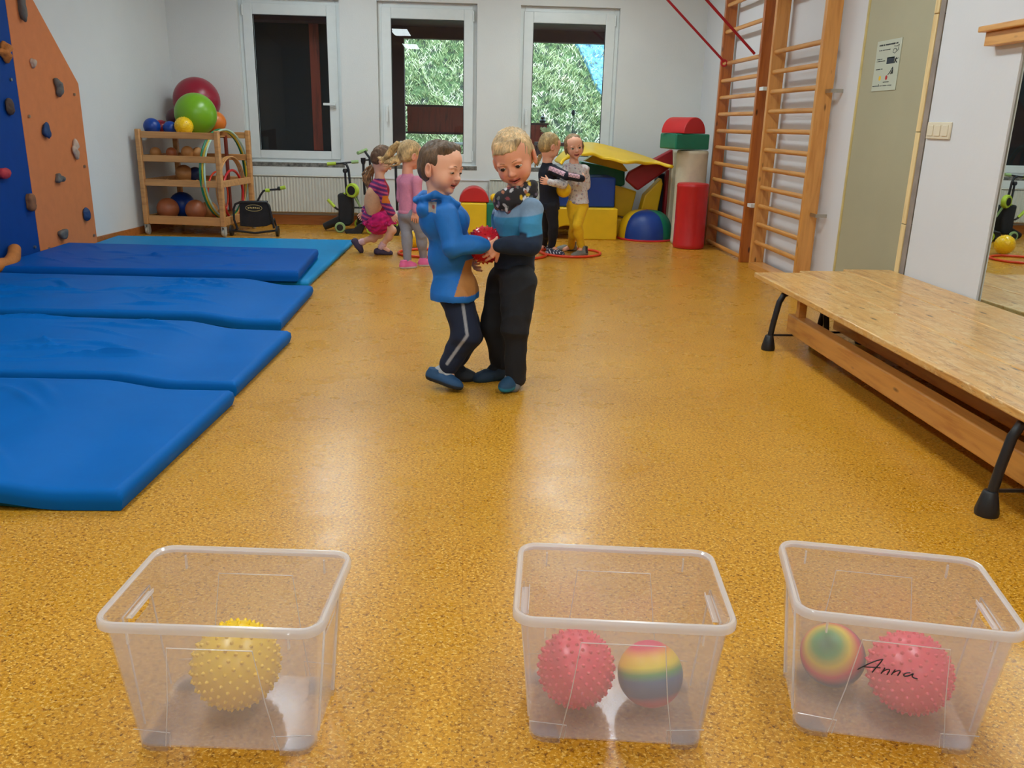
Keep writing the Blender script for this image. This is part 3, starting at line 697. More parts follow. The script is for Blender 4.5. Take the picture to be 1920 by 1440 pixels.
# ============================================================ WALL BARS
def wallbars(ya, yb, mpost, label, z0, zs, base, loc):
    t = thing('wall_bars', label, 'wall bars', ((XR-.07), (ya+yb)/2, 0), group='wooden wall bars')
    x0, x1 = 2.395, 2.505
    for y in (ya, yb): MB().box(x0, x1, y-.022, y+.022, .0, 2.45).build('post', mpost, t, bevel=.004)
    for z in zs:
        MB().tube([(x0+.028, ya+.02, z), (x0+.028, yb-.02, z)], .0185, 14, flat=(1, .8)).build('rung', 'rung', t, smooth=60)
    if base: MB().box(x0-.01, x1, ya+.022, yb-.022, 0, .05).build('base_board', 'rung', t, bevel=.003)
    return t
b1n = WX(1390, 495, 2.395).y; 
zs1 = [.04+.150*i for i in range(12)]+[1.97, 2.2]
wallbars(7.30, 8.42, 'bar_dark', 'dark honey wooden wall bars beside the foam blocks', .1, [z for z in zs1], False, 0)
wallbars(6.03, 7.02, 'bar_light', 'lighter wooden wall bars beside the door', .1, [.215+.148*i for i in range(11)]+[2.1, 2.3], True, 0)
for (y, z, s_) in ((7.16, 1.43, 0), (7.16, .50, 0)):
    o = MB().box(2.39, 2.53, y-.045, y+.05, z-.014, z+.014).build('wall_bracket', 'pvc', off=(2.5, y, z)); tag(o, 'small white bracket between the wall bars, %s' % ('upper' if z > 1 else 'lower'), 'bracket')
for z, nm in ((1.375, 'upper'), (.545, 'lower')):
    m = MB(); m.box(2.45, 2.456, 5.90, 6.005, z-.012, z+.012); m.box(2.455, 2.53, 5.90, 5.906, z-.012, z+.012)
    o = m.build('wall_bracket', 'steel', off=(2.5, 5.95, z)); tag(o, 'brass coloured %s bracket at the wall bars post near the door' % nm, 'bracket')
# straps
def strap(px0, px1, Y1, label, loop):
    a = px1; d = (px0-px1); top = px1+d*1.6
    m = MB(); m.tube([px1, top], .009, 8, flat=(1.3, .7))
    if loop: m.ring(px1+V(.0, 0, -.01), .026, .008, Rx(PI/2), 20, 8)
    o = m.build('strap', 'strap', smooth=60, off=tuple(px1)); tag(o, label, 'strap', 'red straps'); return o
p1_ = V(2.40, 8.2, WX(1357, 112, 2.40).z); q_ = W(1252, 0, 7.9)
p1_ = WX(1358, 116, 2.385); q1_ = W(1252, 0, 8.05)
strap(q1_, p1_, 0, 'red strap hooked to the wall bars, left one', True)
p2_ = WX(1415, 101, 2.385); q2_ = W(1325, 0, 7.3)
strap(q2_, p2_, 0, 'red strap in front of the wall bars, right one', False)
# ============================================================ TROLLEY
CT = (-2.64, 8.79); CA = math.radians(-9)
ca = thing('ball_trolley', 'four-tier beech trolley on casters in the left corner, full of balls and hoops', 'trolley', (CT[0], CT[1], 0), CA, local=True)
hw, hd = .385, .36
for u, v in ((-hw, -hd), (hw, -hd), (-hw, hd), (hw, hd)):
    MB().box(u-.024, u+.024, v-.024, v+.024, .10, .985).build('post', 'beech', ca, bevel=.01)
    k = MB(); k.box(u-.02, u+.02, v-.02, v+.02, .092, .0995); k.box(u-.018, u-.012, v-.02, v+.03, .02, .092) ; k.box(u+.012, u+.018, v-.02, v+.03, .02, .092)
    cs = k.build('caster', 'grey_rubber', ca, bevel=.002)
    MB().cyl((u-.010, v+.012, .038), (u+.010, v+.012, .038), .037, seg=24).build('caster_wheel', 'grey_rubber', cs, smooth=40)
rails = [(.905, .965), (.69, .75), (.465, .527), (.105, .185)]
for i, (a, b) in enumerate(rails):
    MB().box(-hw+.024, hw-.024, -hd-.012, -hd+.012, a, b).build('front_rail', 'beech', ca, bevel=.004)
    MB().box(-hw+.024, hw-.024, hd-.012, hd+.012, a, b).build('back_rail', 'beech', ca, bevel=.004)
    MB().box(-hw-.012, -hw+.012, -hd+.024, hd-.024, a, b).build('side_rail', 'beech', ca, bevel=.004)
    if i > 1: MB().box(hw-.012, hw+.012, -hd+.024, hd-.024, a, b).build('side_rail', 'beech', ca, bevel=.004)
    MB().box(-hw+.02, (.17 if i < 3 else hw-.02), -hd+.013, hd-.013, a+.012, a+.024).build('shelf', 'beech', ca)
MB().box(.155, .175, hd-.06, hd-.015, .18, .93).build('divider', 'dark_wood', ca)
def cl_(u, v, z): p = Rz(CA) @ V(u, v, z); return V(p.x+CT[0], p.y+CT[1], z)

def ball(c, r, mat, label, group=None, name='ball', valve=True):
    c = Vector(c)
    t = MB().sphere(c, r, 36, 20).build(name, mat, smooth=180, off=tuple(c)); tag(t, label, 'ball', group); return t
def spiky(c, r, mat, label, group=None, n=230, sp=.0055, name='spiky_ball', tilt=(0, 0), seg=64, rings=40):
    c = Vector(c); m = MB().sphere(c, r, seg, rings); R = euler(tilt[0], tilt[1], .3); ga = PI*(3-math.sqrt(5))
    for k in range(n):
        z = 1-2*(k+.5)/n; q = math.sqrt(1-z*z); a = k*ga; d = R @ V(q*math.cos(a), q*math.sin(a), z)
        t = d.orthogonal().normalized(); b = d.cross(t); s0 = sp*.8; pts = []
        for rr, hh in ((1.05, -.002), (.72, sp*.45), (.34, sp*.85)):
            for i in range(7):
                an = 2*PI*i/7; pts.append(c+d*(r+hh)+(t*math.cos(an)+b*math.sin(an))*s0*rr)
        pts.append(c+d*(r+sp))
        f = [(j*7+i, j*7+(i+1) % 7, (j+1)*7+(i+1) % 7, (j+1)*7+i) for j in range(2) for i in range(7)]+[(14+i, 14+(i+1) % 7, 21) for i in range(7)]
        m.add(pts, f)
    o = m.build(name, mat, smooth=180, off=tuple(c)); tag(o, label, 'ball', group); return o
gs = 'small balls on the top shelf of the trolley'
def onz(px, py, Y, r, z0): p = W(px, py, Y); p.z = z0+r; return p
zt1 = .929
ball(onz(285, 238, 8.62, .078, zt1), .078, 'deepblue_ball', 'bright blue ball at the left front corner of the trolley top', gs)
ball(onz(302, 238, 8.83, .07, zt1), .07, 'crimson_ball', 'small red ball between the two blue balls on the trolley', gs)
ball(onz(319, 238, 8.63, .066, zt1), .066, 'deepblue_ball', 'blue ball just left of the yellow ball on the trolley', gs)
spiky(onz(345, 238, 8.60, .088, zt1), .085, 'yellow_ball', 'yellow knobbly ball on the trolley top in front of the green ball', gs, 150, .005, seg=40, rings=24)
ball(onz(368, 238, 8.60, .068, zt1), .068, 'crimson_ball', 'small red ball tucked under the green ball', gs) if False else None
gb = 'big exercise balls piled on the trolley'
ball(W(367, 214, 8.80)-V(0, 0, .0), .198, 'green_ball', 'large green exercise ball on top of the trolley', gb)
ball(W(369, 189, 9.27), .230, 'crimson_ball', 'largest dark red exercise ball at the top of the pile', gb)
ball(W(331, 222, 9.05), .10, 'maroon_ball', 'dark maroon ball in shadow behind the small balls', gb)
ball(W(404, 229, 9.06), .105, 'orange_ball', 'orange ball half hidden behind the green ball', gb)
zb4 = .131
g4 = 'balls on the bottom shelf of the trolley'
ball(onz(315, 392, 8.62, .105, zb4), .105, 'brown_ball', 'terracotta ball at the left of the bottom shelf', g4)
ball(onz(342, 385, 8.86, .125, zb4), .125, 'deepblue_ball', 'dark blue ball behind the terracotta balls on the bottom shelf', g4)
ball(onz(367, 392, 8.60, .10, zb4), .10, 'brown_ball', 'terracotta ball in the middle of the bottom shelf', g4)
ball(onz(391, 384, 8.72, .088, zb4), .088, 'wood_ball', 'paler ochre ball at the right of the bottom shelf', g4)
g3 = 'balls on the third tier of the trolley'
ball(onz(345, 322, 8.68, .082, .491), .082, 'wood_ball', 'brown ball on the middle shelf of the trolley', g3)
ball(onz(366, 320, 8.72, .072, .491), .072, 'navy_ball', 'near black ball on the middle shelf of the trolley', g3)
g2 = 'wooden balls showing above the second rail of the trolley'
for k, (px, r, m_, lb) in enumerate([(292, .052, 'wood_ball', 'wooden ball at the left of the second shelf'), (322, .052, 'brown_ball', 'brown ball second from the left on the second shelf'),
        (352, .06, 'wood_ball', 'light wooden ball in the middle of the second shelf'), (371, .055, 'wood_ball', 'wooden ball right of the middle on the second shelf')]):
    ball(onz(px, 290, 8.58+.03*(k % 2), r, .716), r, m_, lb, g2)
# clubs on the middle shelf
def club(u0, v0, u1, v1, z, label):
    a, b = cl_(u0, v0, z), cl_(u1, v1, z+.002); d = (b-a).normalized(); L = (b-a).length
    o = MB().tube([a+d*L*q for q in (0, .03, .07, .10, .5, .85, 1)], [.010, .017, .017, .010, .011, .017, .014], 12).build('juggling_club', 'beech', smooth=60, off=tuple(a)); tag(o, label, 'club', 'wooden clubs on the middle shelf of the trolley')
club(-.20, -.26, .04, -.30, .511, 'wooden club with round knob lying at the front of the middle shelf')
club(-.34, -.30, -.12, -.318, .505, 'thin wooden club at the left end of the middle shelf')
club(.12, -.27, -.03, -.2, .511, 'wooden club pointing away beside the dark ball')
# hoops in the trolley
def hoop(c, R_, r, mat, label, rot, group, name='hoop', sides=10):
    o = MB().ring(c, R_, r, rot, 64, sides).build(name, mat, smooth=180, off=tuple(c)); tag(o, label, 'hoop', group); return o
M['h_green'] = plain('green_hoop_plastic', srgb(20, 130, 92), .35, var=.03)
M['h_yellow'] = plain('yellow_hoop_plastic', srgb(226, 200, 50), .35, var=.03)
M['h_whi'] = plain('white_hoop_plastic', srgb(190, 220, 200), .35, var=.03)
gh = 'plastic hoops standing in the trolley'
for k, (u, mt, lb, R_, vv, yaw) in enumerate([(.235, 'h_green', 'green plastic hoop standing in the right bay of the trolley', .43, .055, -5), (.257, 'h_yellow', 'yellow plastic hoop standing beside the green one', .425, .055, -5),
        (.279, 'h_whi', 'pale green-white plastic hoop standing beside the yellow one', .43, .055, -5)]):
    hoop(cl_(u, vv, .131+R_), R_, .0095, mt, lb, Rz(CA+math.radians(yaw)) @ Ry(PI/2), gh)
for k, u in enumerate((.300, .318, .336)):
    hoop(cl_(u, .03, .131+.305), .30, .0075, 'wooden_hoop', ['wooden hoop in the trolley nearest the plastic hoops', 'middle one of the wooden hoops in the trolley', 'outermost of the wooden hoops in the trolley'][k], Rz(CA) @ Ry(PI/2), 'wooden hoops in the trolley')
hoop(cl_(.355, -.02, .131+.245), .235, .0125, 'red_vinyl', 'thick red hoop at the right edge of the trolley', Rz(CA) @ Ry(PI/2), gh)
hoop(cl_(.19, .0, .131+.235), .225, .009, 'red_hoop', 'orange-red hoop low in the trolley behind the corner post', Rz(CA) @ Ry(PI/2), gh)

# ============================================================ BLACK FOLDED TRAILER
tY = 8.5
def w_(x, y, Y=tY): return W(x, y, Y)
tr = thing('push_trailer', 'black fabric child trailer with lime handle grips beside the trolley', 'trailer', tuple(F(478, 443)))
def poly_prism(mb, pts, th):
    n = len(pts); mb.add([p for p in pts]+[p+V(0, th, 0) for p in pts], [tuple(range(n)), tuple(range(n, 2*n))[::-1]]+[(i, (i+1) % n, n+(i+1) % n, n+i) for i in range(n)])
mb = MB(); poly_prism(mb, [w_(448, 377), w_(500, 377), w_(509, 420), w_(500, 424), (w_(478, 426)), w_(450, 424)], .05); mb.build('fabric_panel', 'black_cloth', tr, bevel=.006)
mb = MB(); mb.tube([w_(446, 430), w_(439, 412), w_(438, 392), w_(441, 383), w_(450, 379), w_(500, 379), w_(505, 386), w_(508, 400), w_(514, 428)], .011, 10); mb.tube([w_(510, 420), w_(514, 410, 8.6), w_(520, 432, 8.6)], .009)
mb.tube([w_(436, 432), w_(478, 437), w_(520, 432)], .011, 10); mb.tube([w_(446, 428), w_(438, 434)], .009); mb.build('frame', 'black_metal', tr, smooth=60)
for x, y in ((434.5, 434), (520.5, 433.5)):
    c = w_(x, y); c.z = .052
    MB().cyl(c-V(.011, 0, 0), c+V(.011, 0, 0), .051, seg=24).build('wheel', 'black', tr, smooth=40)
mb = MB(); mb.tube([w_(482, 379), w_(489, 365), (w_(494, 358)), w_(502, 356), w_(520, 355), w_(534, 351)], .010, 10); mb.build('handlebar', 'black_metal', tr, smooth=60)
for a, b in (((498, 357), (506, 357)), ((526, 353), (535, 351))):
    MB().cyl(w_(*a), w_(*b), .0175, seg=16).build('grip', 'lime', tr, smooth=40)
mb = MB(); mb.sphere(w_(523.5, 353.5), .020, 14, 10); mb.build('grip_collar', 'black', tr, smooth=180)
mb = MB(); c = w_(476, 390)-V(0, .003, 0); mb.ring(c, 1, .0022, Rx(PI/2), 32, 5, sc=(.078, .030))
for k, (dx, wd, dz) in enumerate([(-.052, .016, 0), (-.034, .012, .003), (-.019, .010, 0), (-.002, .016, .002), (.016, .010, .002), (.032, .014, 0), (.05, .012, 0)]): mb.obox(c+V(dx, 0, dz), (wd*.8, .002, .014))
mb.build('printed_emblem', 'yellowed', tr)

# ============================================================ SCOOTERS
def wheel(par, c, r, tire='lime', axis=V(0, 1, 0), wd=.028):
    R = axis.normalized().to_track_quat('Z', 'Y').to_matrix(); c = Vector(c)
    t = MB().lathe([(r*.62, -wd/2), (r*.9, -wd/2), (r, -wd/4), (r, wd/4), (r*.9, wd/2), (r*.62, wd/2)], c, R).build('wheel', tire, par, smooth=40)
    MB().lathe([(r*.62, -wd*.55), (r*.62, wd*.55), (r*.3, wd*.7), (.005, wd*.7)], c, R, 20).build('hub', 'black', t, smooth=40)
g = 'children scooters parked by the radiator'
s = thing('ride_on_scooter', 'black scooter with lime grips and raised lime wheel in front of the radiator', 'scooter', tuple(F(645, 437)), group=g)
Y0 = 8.9
def a_(x, y, dY=0): return W(x, y, Y0+dY)
MB().tube([a_(614, 307.5), a_(640, 306), a_(671, 303)], .0095, 10).build('handlebar', 'black_metal', s, smooth=60)
MB().cyl(a_(613.5, 307.5), a_(630, 306.5), .017, seg=14).build('grip', 'lime', s, smooth=40)
MB().cyl(a_(659, 304), a_(672, 303), .017, seg=14).build('grip', 'lime_pale', s, smooth=40)
MB().tube([a_(643, 305.5), a_(650, 309), a_(653.5, 318), a_(655, 332), a_(657, 350)], .0125, 10).build('steering_tube', 'black_metal', s, smooth=60)
mb = MB(); mb.tube([a_(647, 320), a_(648, 340), a_(650, 366)], .0115, 10); mb.lathe([(.02, -.02), (.026, 0), (.018, .02)], a_(647, 320)); mb.build('seat_tube', 'black_metal', s, smooth=60)
wheel(s, a_(661, 357, -.02), .072, axis=V(.45, 1, 0), wd=.05)
mb = MB(); mb.tube([a_(656, 345), a_(660, 346.5), a_(663, 352), a_(661, 357)], .012, 8); mb.build('fork', 'black', s, smooth=60)
mb = MB(); poly_prism(mb, [a_(632, 364), a_(643, 363), a_(660, 367), a_(661.5, 390), a_(660, 418), a_(655, 424), a_(640, 424), a_(634, 412), a_(634, 390)], .16); mb.build('seat_body', 'black_cloth', s, bevel=.02)
mb = MB(); poly_prism(mb, [a_(643, 362.5, -.004), a_(652, 361, -.004), a_(660, 367, -.004), a_(655, 370, -.004)], .09); mb.build('body_trim', 'lime', s, bevel=.004)
MB().tube([a_(627, 388), a_(632, 392), a_(637, 394, .05)], .011, 8).build('foot_bar', 'black_metal', s, smooth=60)
MB().cyl(a_(614.5, 374), a_(627.5, 388), .0165, seg=14).build('grip', 'lime', s, smooth=40)
wheel(s, V(a_(639, 427).x, Y0-.05, .056), .054, 'lime_pale')
mb = MB(); mb.tube([a_(608, 425, .1), a_(622, 419, .1), a_(640, 412, .1)], [.036, .04, .05], 12); mb.build('rear_fairing', 'black', s, smooth=60)
mb = MB(); poly_prism(mb, [a_(645, 432, -.1), a_(662, 430, -.1), a_(672, 421, -.1), a_(684, 414, -.1), a_(687, 417, -.1), a_(681, 432, -.1), a_(677, 441, -.1), a_(649, 440, -.1)], .1); mb.build('deck', 'black', s, bevel=.012)
MB().tube([a_(676, 420, -.12), a_(690, 418, -.1), a_(697, 425, -.08)], .012, 8).build('front_fork', 'black', s, smooth=60)
wheel(s, V(W(697, 431, 8.8).x, 8.78, .056), .054, 'lime')
MB().cyl(a_(665, 369), a_(676, 388), .012, seg=10).build('side_grip', 'lime_pale', s, smooth=40)
s = thing('ride_on_scooter', 'taller black scooter with pale green grips directly behind the striped girl', 'scooter', tuple(F(700, 425)), group=g)
Y0 = 9.15
MB().tube([a_(684, 283), a_(687, 288), a_(693, 296), a_(694, 310), a_(694, 350), a_(696, 395)], .013, 10).build('steering_tube', 'black_metal', s, smooth=60)
MB().cyl(a_(671, 287, -.06), a_(687, 281, .06), .0175, seg=14).build('grip', 'lime_pale', s, smooth=40)
mb = MB(); mb.tube([a_(681, 296), a_(682, 330), a_(684, 365)], .0135, 10); mb.lathe([(.024, .01), (.026, .02), (.026, .032)], a_(681, 302)); mb.lathe([(.018, -.03), (.026, .0), (.026, .01)], a_(681, 302)); mb.build('seat_tube', 'black_metal', s, smooth=60)
MB().tube([a_(682, 300), a_(690, 300), a_(694, 298)], .008).build('clamp', 'black', s, smooth=60)
MB().obox(W(697, 410, 9.2), (.3, .12, .12)).build('seat_body', 'black', s, bevel=.03)
MB().tube([a_(672, 380), a_(668, 372), a_(668, 365)], .013).build('side_bar', 'black_metal', s, smooth=60)
for x in (673, 720): wheel(s, V(a_(x, 420).x, 9.2, .056), .054, 'lime')
MB().tube([a_(660, 389), a_(700, 390)], .010).build('foot_bar', 'black_metal', s, smooth=60)
s = thing('ride_on_scooter', 'black scooter with a lime wheel seen between the two girls on the left', 'scooter', tuple(F(752, 430)), group=g)
Y0 = 8.7
MB().tube([a_(742, 310), a_(743, 350), a_(745, 395)], .0135, 10).build('steering_tube', 'black_metal', s, smooth=60)
MB().tube([a_(745, 300), a_(742, 303), a_(742, 312)], .013).build('bent_tube', 'black_metal', s, smooth=60)
MB().cyl(a_(735, 296, -.08), a_(752, 296, .08), .0165, seg=14).build('grip', 'lime_pale', s, smooth=40)
mb = MB(); poly_prism(mb, [a_(731, 444), a_(735, 432), a_(746, 424), a_(750, 412), a_(744, 400), (a_(755, 398)), a_(770, 412), a_(769, 424), a_(752, 428), a_(746, 444)], .1); mb.build('deck', 'black', s, bevel=.01)
wheel(s, V(a_(776, 432).x, 8.72, .082), .08, 'lime', V(.5, 1, 0))
wheel(s, V(a_(737, 436).x, 8.86, .056), .054, 'lime')

# ============================================================ HOOPS AND BALL ON THE FLOOR
gf = 'red hoops lying on the floor'
def fhoop(px0, px1, py, label):
    a, b = F(px0, py, .012), F(px1, py, .012); c = (a+b)/2; hoop((c.x, c.y, .0115), (b-a).length/2-.011, .0115, 'red_hoop', label, Matrix.Identity(3), gf, 'floor_hoop')
fhoop(1012, 1126, 473, 'orange-red hoop on the floor around the feet of the girl in yellow leggings')
fhoop(745, 850, 474, 'orange-red hoop on the floor behind the feet of the girl in pink')
c = F(963, 476, .012)
hoop((c.x, c.y, .0115), .29, .0115, 'red_hoop', 'orange-red hoop on the floor partly behind the boy in the striped sweater', Matrix.Identity(3), gf, 'floor_hoop')
c = F(778, 466); spiky((c.x, c.y+.03, .098), .093, 'yellow_ball', 'yellow knobbly ball on the floor behind the legs of the girl in pink', None, 150, .005, seg=40, rings=24)

# ============================================================ FOAM BLOCKS
gfm = 'soft foam play blocks'
def foam(mb, label, mat, bevel=.018, name='foam_block', off=(0, 0, 0), seams=None):
    o = mb.build(name, mat, bevel=bevel, bseg=4, off=off); tag(o, label, 'foam block', gfm); return o
def fblock(p0, p1, Y, depth, label, mat, name='foam_block', bevel=.018):      # front face seen between two image corners
    a = W(*p0, Y); b = W(*p1, Y); mb = MB().box(min(a.x, b.x), max(a.x, b.x), Y, Y+depth, max(0, min(a.z, b.z)), max(a.z, b.z))
    return foam(mb, label, mat, bevel, name, ((a.x+b.x)/2, Y+depth/2, max(0, min(a.z, b.z))))
def fpoly(pts, Y, depth, label, mat, name='foam_block', bevel=.015, tilt=0, dmin=0):
    P = [W(x, y, Y+(dy if False else 0)) for x, y in pts]; P = [V(p.x, p.y, max(dmin, p.z)) for p in P]
    mb = MB(); n = len(P); mb.add(P+[p+V(tilt, depth, 0) for p in P], [tuple(range(n)), tuple(range(n, 2*n))[::-1]]+[(i, (i+1) % n, n+(i+1) % n, n+i) for i in range(n)])
    c = sum(P, Vector())/n; return foam(mb, label, mat, bevel, name, tuple(c))
def drum(c, r, h, mat, label, rr=.02, name='foam_cylinder'):
    o = MB().lathe([(.001, 0), (r-rr, 0), (r-.004, .006), (r, rr), (r+.003, rr+.01), (r, rr+.02), (r-.002, h/2), (r, h-rr-.02), (r+.003, h-rr-.01), (r, h-rr), (r-.004, h-.006), (r-rr, h), (.001, h)], c, None, 44).build(name, mat, smooth=50, off=tuple(c))
    tag(o, label, 'foam block', gfm); return o
drum((2.165, 8.17, 0), .149, .612, 'red_vinyl', 'short bright red upright foam cylinder in front of the wall bars')
drum((2.215, 8.475, 0), .151, .905, 'beige_vinyl', 'tall beige upright foam cylinder behind the red one')
fblock((1262, 283), (1280, 450), 8.86, .12, 'narrow beige foam slab standing left of the tall beige cylinder', 'beige_vinyl', 'foam_slab')
R = Rz(math.radians(14))
p = V(2.13, 8.50, .985); mb = MB().obox(p, (.36, .34, .145), R); foam(mb, 'green foam brick on top of the tall beige cylinder', 'green_vinyl', .014, 'foam_brick', tuple(p))
p = V(2.11, 8.49, 1.06); mb = MB(); R = Rz(math.radians(33)); n = 20
pol = [(.15*math.cos(PI*i/n), .15*math.sin(PI*i/n)) for i in range(n+1)]
mb.prism(pol, -.15, .15, lambda u, v, ww: p + R @ V(u, ww, v)); foam(mb, 'red half-round foam block on top of the green brick', 'red_vinyl', .008, 'foam_half_round', tuple(p))
# dome
def dome():
    c = V((W(1157, 440, 8.78).x+W(1262, 440, 8.78).x)/2, 8.80, 0); R_ = .28; H_ = .285
    t = thing('foam_dome', 'low domed beanbag cushion in blue, green, red and yellow wedges', 'cushion', tuple(c))
    spans = [(-150, -58, 'blue_vinyl'), (-58, 20, 'green_vinyl'), (20, 112, 'red_vinyl'), (112, 210, 'yellow_vinyl')]
    for a, b, mt in spans:
        vs = []; n = 14; k = 12
        prof = [(1.0*math.cos(q*PI/2/k)**.62, math.sin(q*PI/2/k)**.9) for q in range(k+1)]
        for i in range(n+1):
            an = math.radians(a+(b-a)*i/n)
            for pr, pz in prof:
                rr = max(pr, 0)*R_*(1-.05*abs(i-n/2)/(n/2)) if False else max(pr, 0)*R_*(1-.035*abs(2*i/n-1)**6); zz = pz*H_*(1-.03*abs(2*i/n-1)**6)+.012
                vs.append(c+V(rr*math.cos(an), rr*math.sin(an), zz))
        m = MB(); m.add(vs, [(i*(k+1)+j, (i+1)*(k+1)+j, (i+1)*(k+1)+j+1, i*(k+1)+j+1) for i in range(n) for j in range(k)])
        m.build('wedge', mt, t, smooth=60)
    MB().lathe([(.001, 0), (R_+.01, 0), (R_+.014, .008), (R_, .018), (.001, .018)], c, None, 48).build('base', 'red_vinyl', t, smooth=40)
dome()
# tunnel block with an arch
Yt = 8.62; a = W(1006, 393, Yt); b = W(1156, 446, Yt); z1 = .315; cx_, rr_ = W(1062, 440, Yt).x, .12
pts = [(a.x, 0)]+[(cx_-rr_*1.25*math.cos(PI*i/14), rr_*1.15*math.sin(PI*i/14)) for i in range(15)]+[(b.x, 0), (b.x, z1), (a.x, z1)]
mb = MB().prism(pts, Yt, Yt+.55, lambda u, v, w: (u, w, v)); foam(mb, 'wide yellow foam bridge with a dark arch behind the two hugging girls', 'yellow_vinyl', .012, 'foam_bridge', ((a.x+b.x)/2, Yt+.27, 0))
fblock((1046, 331), (1152, 390), 8.72, .5, 'large blue foam block on the yellow bridge', 'blue_vinyl')
a = W(1095, 304, 9.0); mb = MB(); fpoly([(1090, 303), (1172, 318), (1172, 347), (1158, 352), (1090, 335)], 9.22, .2, 'dark green foam block behind the blue one', 'green_vinyl')
fpoly([(1096, 302), (1118, 287), (1156, 291), (1178, 321), (1172, 322)], 9.05, .14, 'yellow foam wedge under the arched yellow mat', 'yellow_vinyl', 'foam_wedge', .01)
fpoly([(1152, 347), (1194, 359), (1181, 409), (1153, 403)], 9.08, .28, 'yellow foam block tilted against the blue block', 'yellow_vinyl')
fpoly([(1200, 400), (1209, 366), (1241, 334), (1243, 345), (1233, 398)], 8.95, .16, 'narrow yellow foam block leaning in the corner', 'yellow_vinyl')
fblock((1235, 325), (1255, 445), 9.12, .2, 'navy foam slab standing in the corner', 'navy_vinyl', 'foam_slab')
fblock((1250, 318), (1263, 445), 9.0, .1, 'dark red foam slab standing beside the navy one', 'dred_vinyl', 'foam_slab')
fblock((1155, 410), (1168, 446), 8.95, .3, 'small yellow foam block low behind the dome cushion', 'yellow_vinyl')
# slanted dark red bar
fpoly([(1173, 338), (1180, 322), (1262, 279), (1264, 310), (1196, 358)], 8.86, .085, 'long dark red foam bar leaning upwards to the right', 'dred_vinyl', 'foam_bar', .02)
# curved yellow mat draped over
mb = MB(); prof = [(1043, 303), (1056, 288), (1075, 274), (1100, 266), (1125, 268), (1150, 274), (1180, 282), (1210, 291), (1235, 300), (1248, 309)]
Pm = [W(x, y, 8.92) for x, y in prof]; th = .032; n = len(Pm)
sm_ = []
for i in range(n-1):
    for t in range(4): sm_.append(Pm[i].lerp(Pm[i+1], t/4))
sm_.append(Pm[-1])
for _ in range(3): sm_ = [sm_[0]]+[(sm_[i-1]+sm_[i]*2+sm_[i+1])/4 for i in range(1, len(sm_)-1)]+[sm_[-1]]
n = len(sm_); vs = []
for i, p in enumerate(sm_):
    q = sm_[min(i+1, n-1)]-sm_[max(i-1, 0)]; nn = V(-q.z, 0, q.x).normalized(); sag = -.12*math.sin(PI*i/(n-1))**2
    f = V(0, -.34+.06*math.sin(i*.5), sag-.0)
    for s_ in (0, 1):
        for d in (0, .5, 1): vs.append(p + V(0, .25*(1-d), 0) + f*d + (nn*(-th) if s_ else V()) + V(0, 0, .02*math.sin(i*1.1)*d*.3))
fs = []
for i in range(n-1):
    A = i*6; B = A+6
    fs += [(A, B, B+1, A+1), (A+1, B+1, B+2, A+2), (A+3, A+4, B+4, B+3), (A+4, A+5, B+5, B+4), (A+2, B+2, B+5, A+5), (A, A+3, B+3, B)]
fs += [(0, 1, 4, 3), (1, 2, 5, 4), ((n-1)*6, (n-1)*6+3, (n-1)*6+4, (n-1)*6+1), ((n-1)*6+1, (n-1)*6+4, (n-1)*6+5, (n-1)*6+2)]
mb.add(vs, fs); o = mb.build('foam_mat', 'yellow_vinyl', bevel=.01, bseg=3, off=tuple(W(1150, 274, 8.9))); tag(o, 'curved yellow foam mat draped over the pile of blocks', 'foam mat', gfm)
# pile behind the boys
Yp = 8.95
fblock((864, 380), (912, 450), Yp, .35, 'yellow foam block seen between the two boys', 'yellow_vinyl')
fblock((912.5, 380.5), (965, 450), Yp+.0, .35, 'dark green foam block right of the yellow one between the boys', 'green_vinyl')
a = W(889, 379, Yp+.02); mb = MB(); r_ = .155; pol = [(r_*math.cos(PI*i/24), r_*math.sin(PI*i/24)) for i in range(25)]
zz = max(W(864, 380, Yp).z, W(912, 380, Yp).z)+.001
mb.prism(pol, Yp+.01, Yp+.25, lambda u, v, w: (a.x+u, w, zz+v)); foam(mb, 'red half-round foam block on the yellow block between the boys', 'red_vinyl', .012, 'foam_half_round', (a.x, Yp+.1, zz))
c = W(923, 374, Yp+.06); spiky((c.x+.02, c.y, zz+.045), .042, 'yellow_ball', 'little yellow knobbly ball on the green block beside the scarf of the boy', None, 90, .004, seg=28, rings=16)

# ============================================================ STORAGE BINS
def rrect(hx, hy, r, n=6):
    pts = []
    for cx, cy, a0 in ((hx-r, hy-r, 0), (-hx+r, hy-r, 90), (-hx+r, -hy+r, 180), (hx-r, -hy+r, 270)):
        for i in range(n+1):
            a = math.radians(a0+90*i/n); pts.append((cx+r*math.cos(a), cy+r*math.sin(a)))
    return pts
def bool_diff(o, cutters):
    for c in cutters:
        m = o.modifiers.new('cut', 'BOOLEAN'); m.operation = 'DIFFERENCE'; m.object = c; m.solver = 'EXACT'
    dg = bpy.context.evaluated_depsgraph_get(); dg.update()
    me = bpy.data.meshes.new_from_object(o.evaluated_get(dg)); o.modifiers.clear(); o.data = me
    for c in cutters: bpy.data.objects.remove(c)
HB = .285
def binpt(u, v, z):          # tapered wall: half sizes at height z
    return None
def half(z): t = z/HB; return .162+(.188-.162)*t, .108+(.132-.108)*t
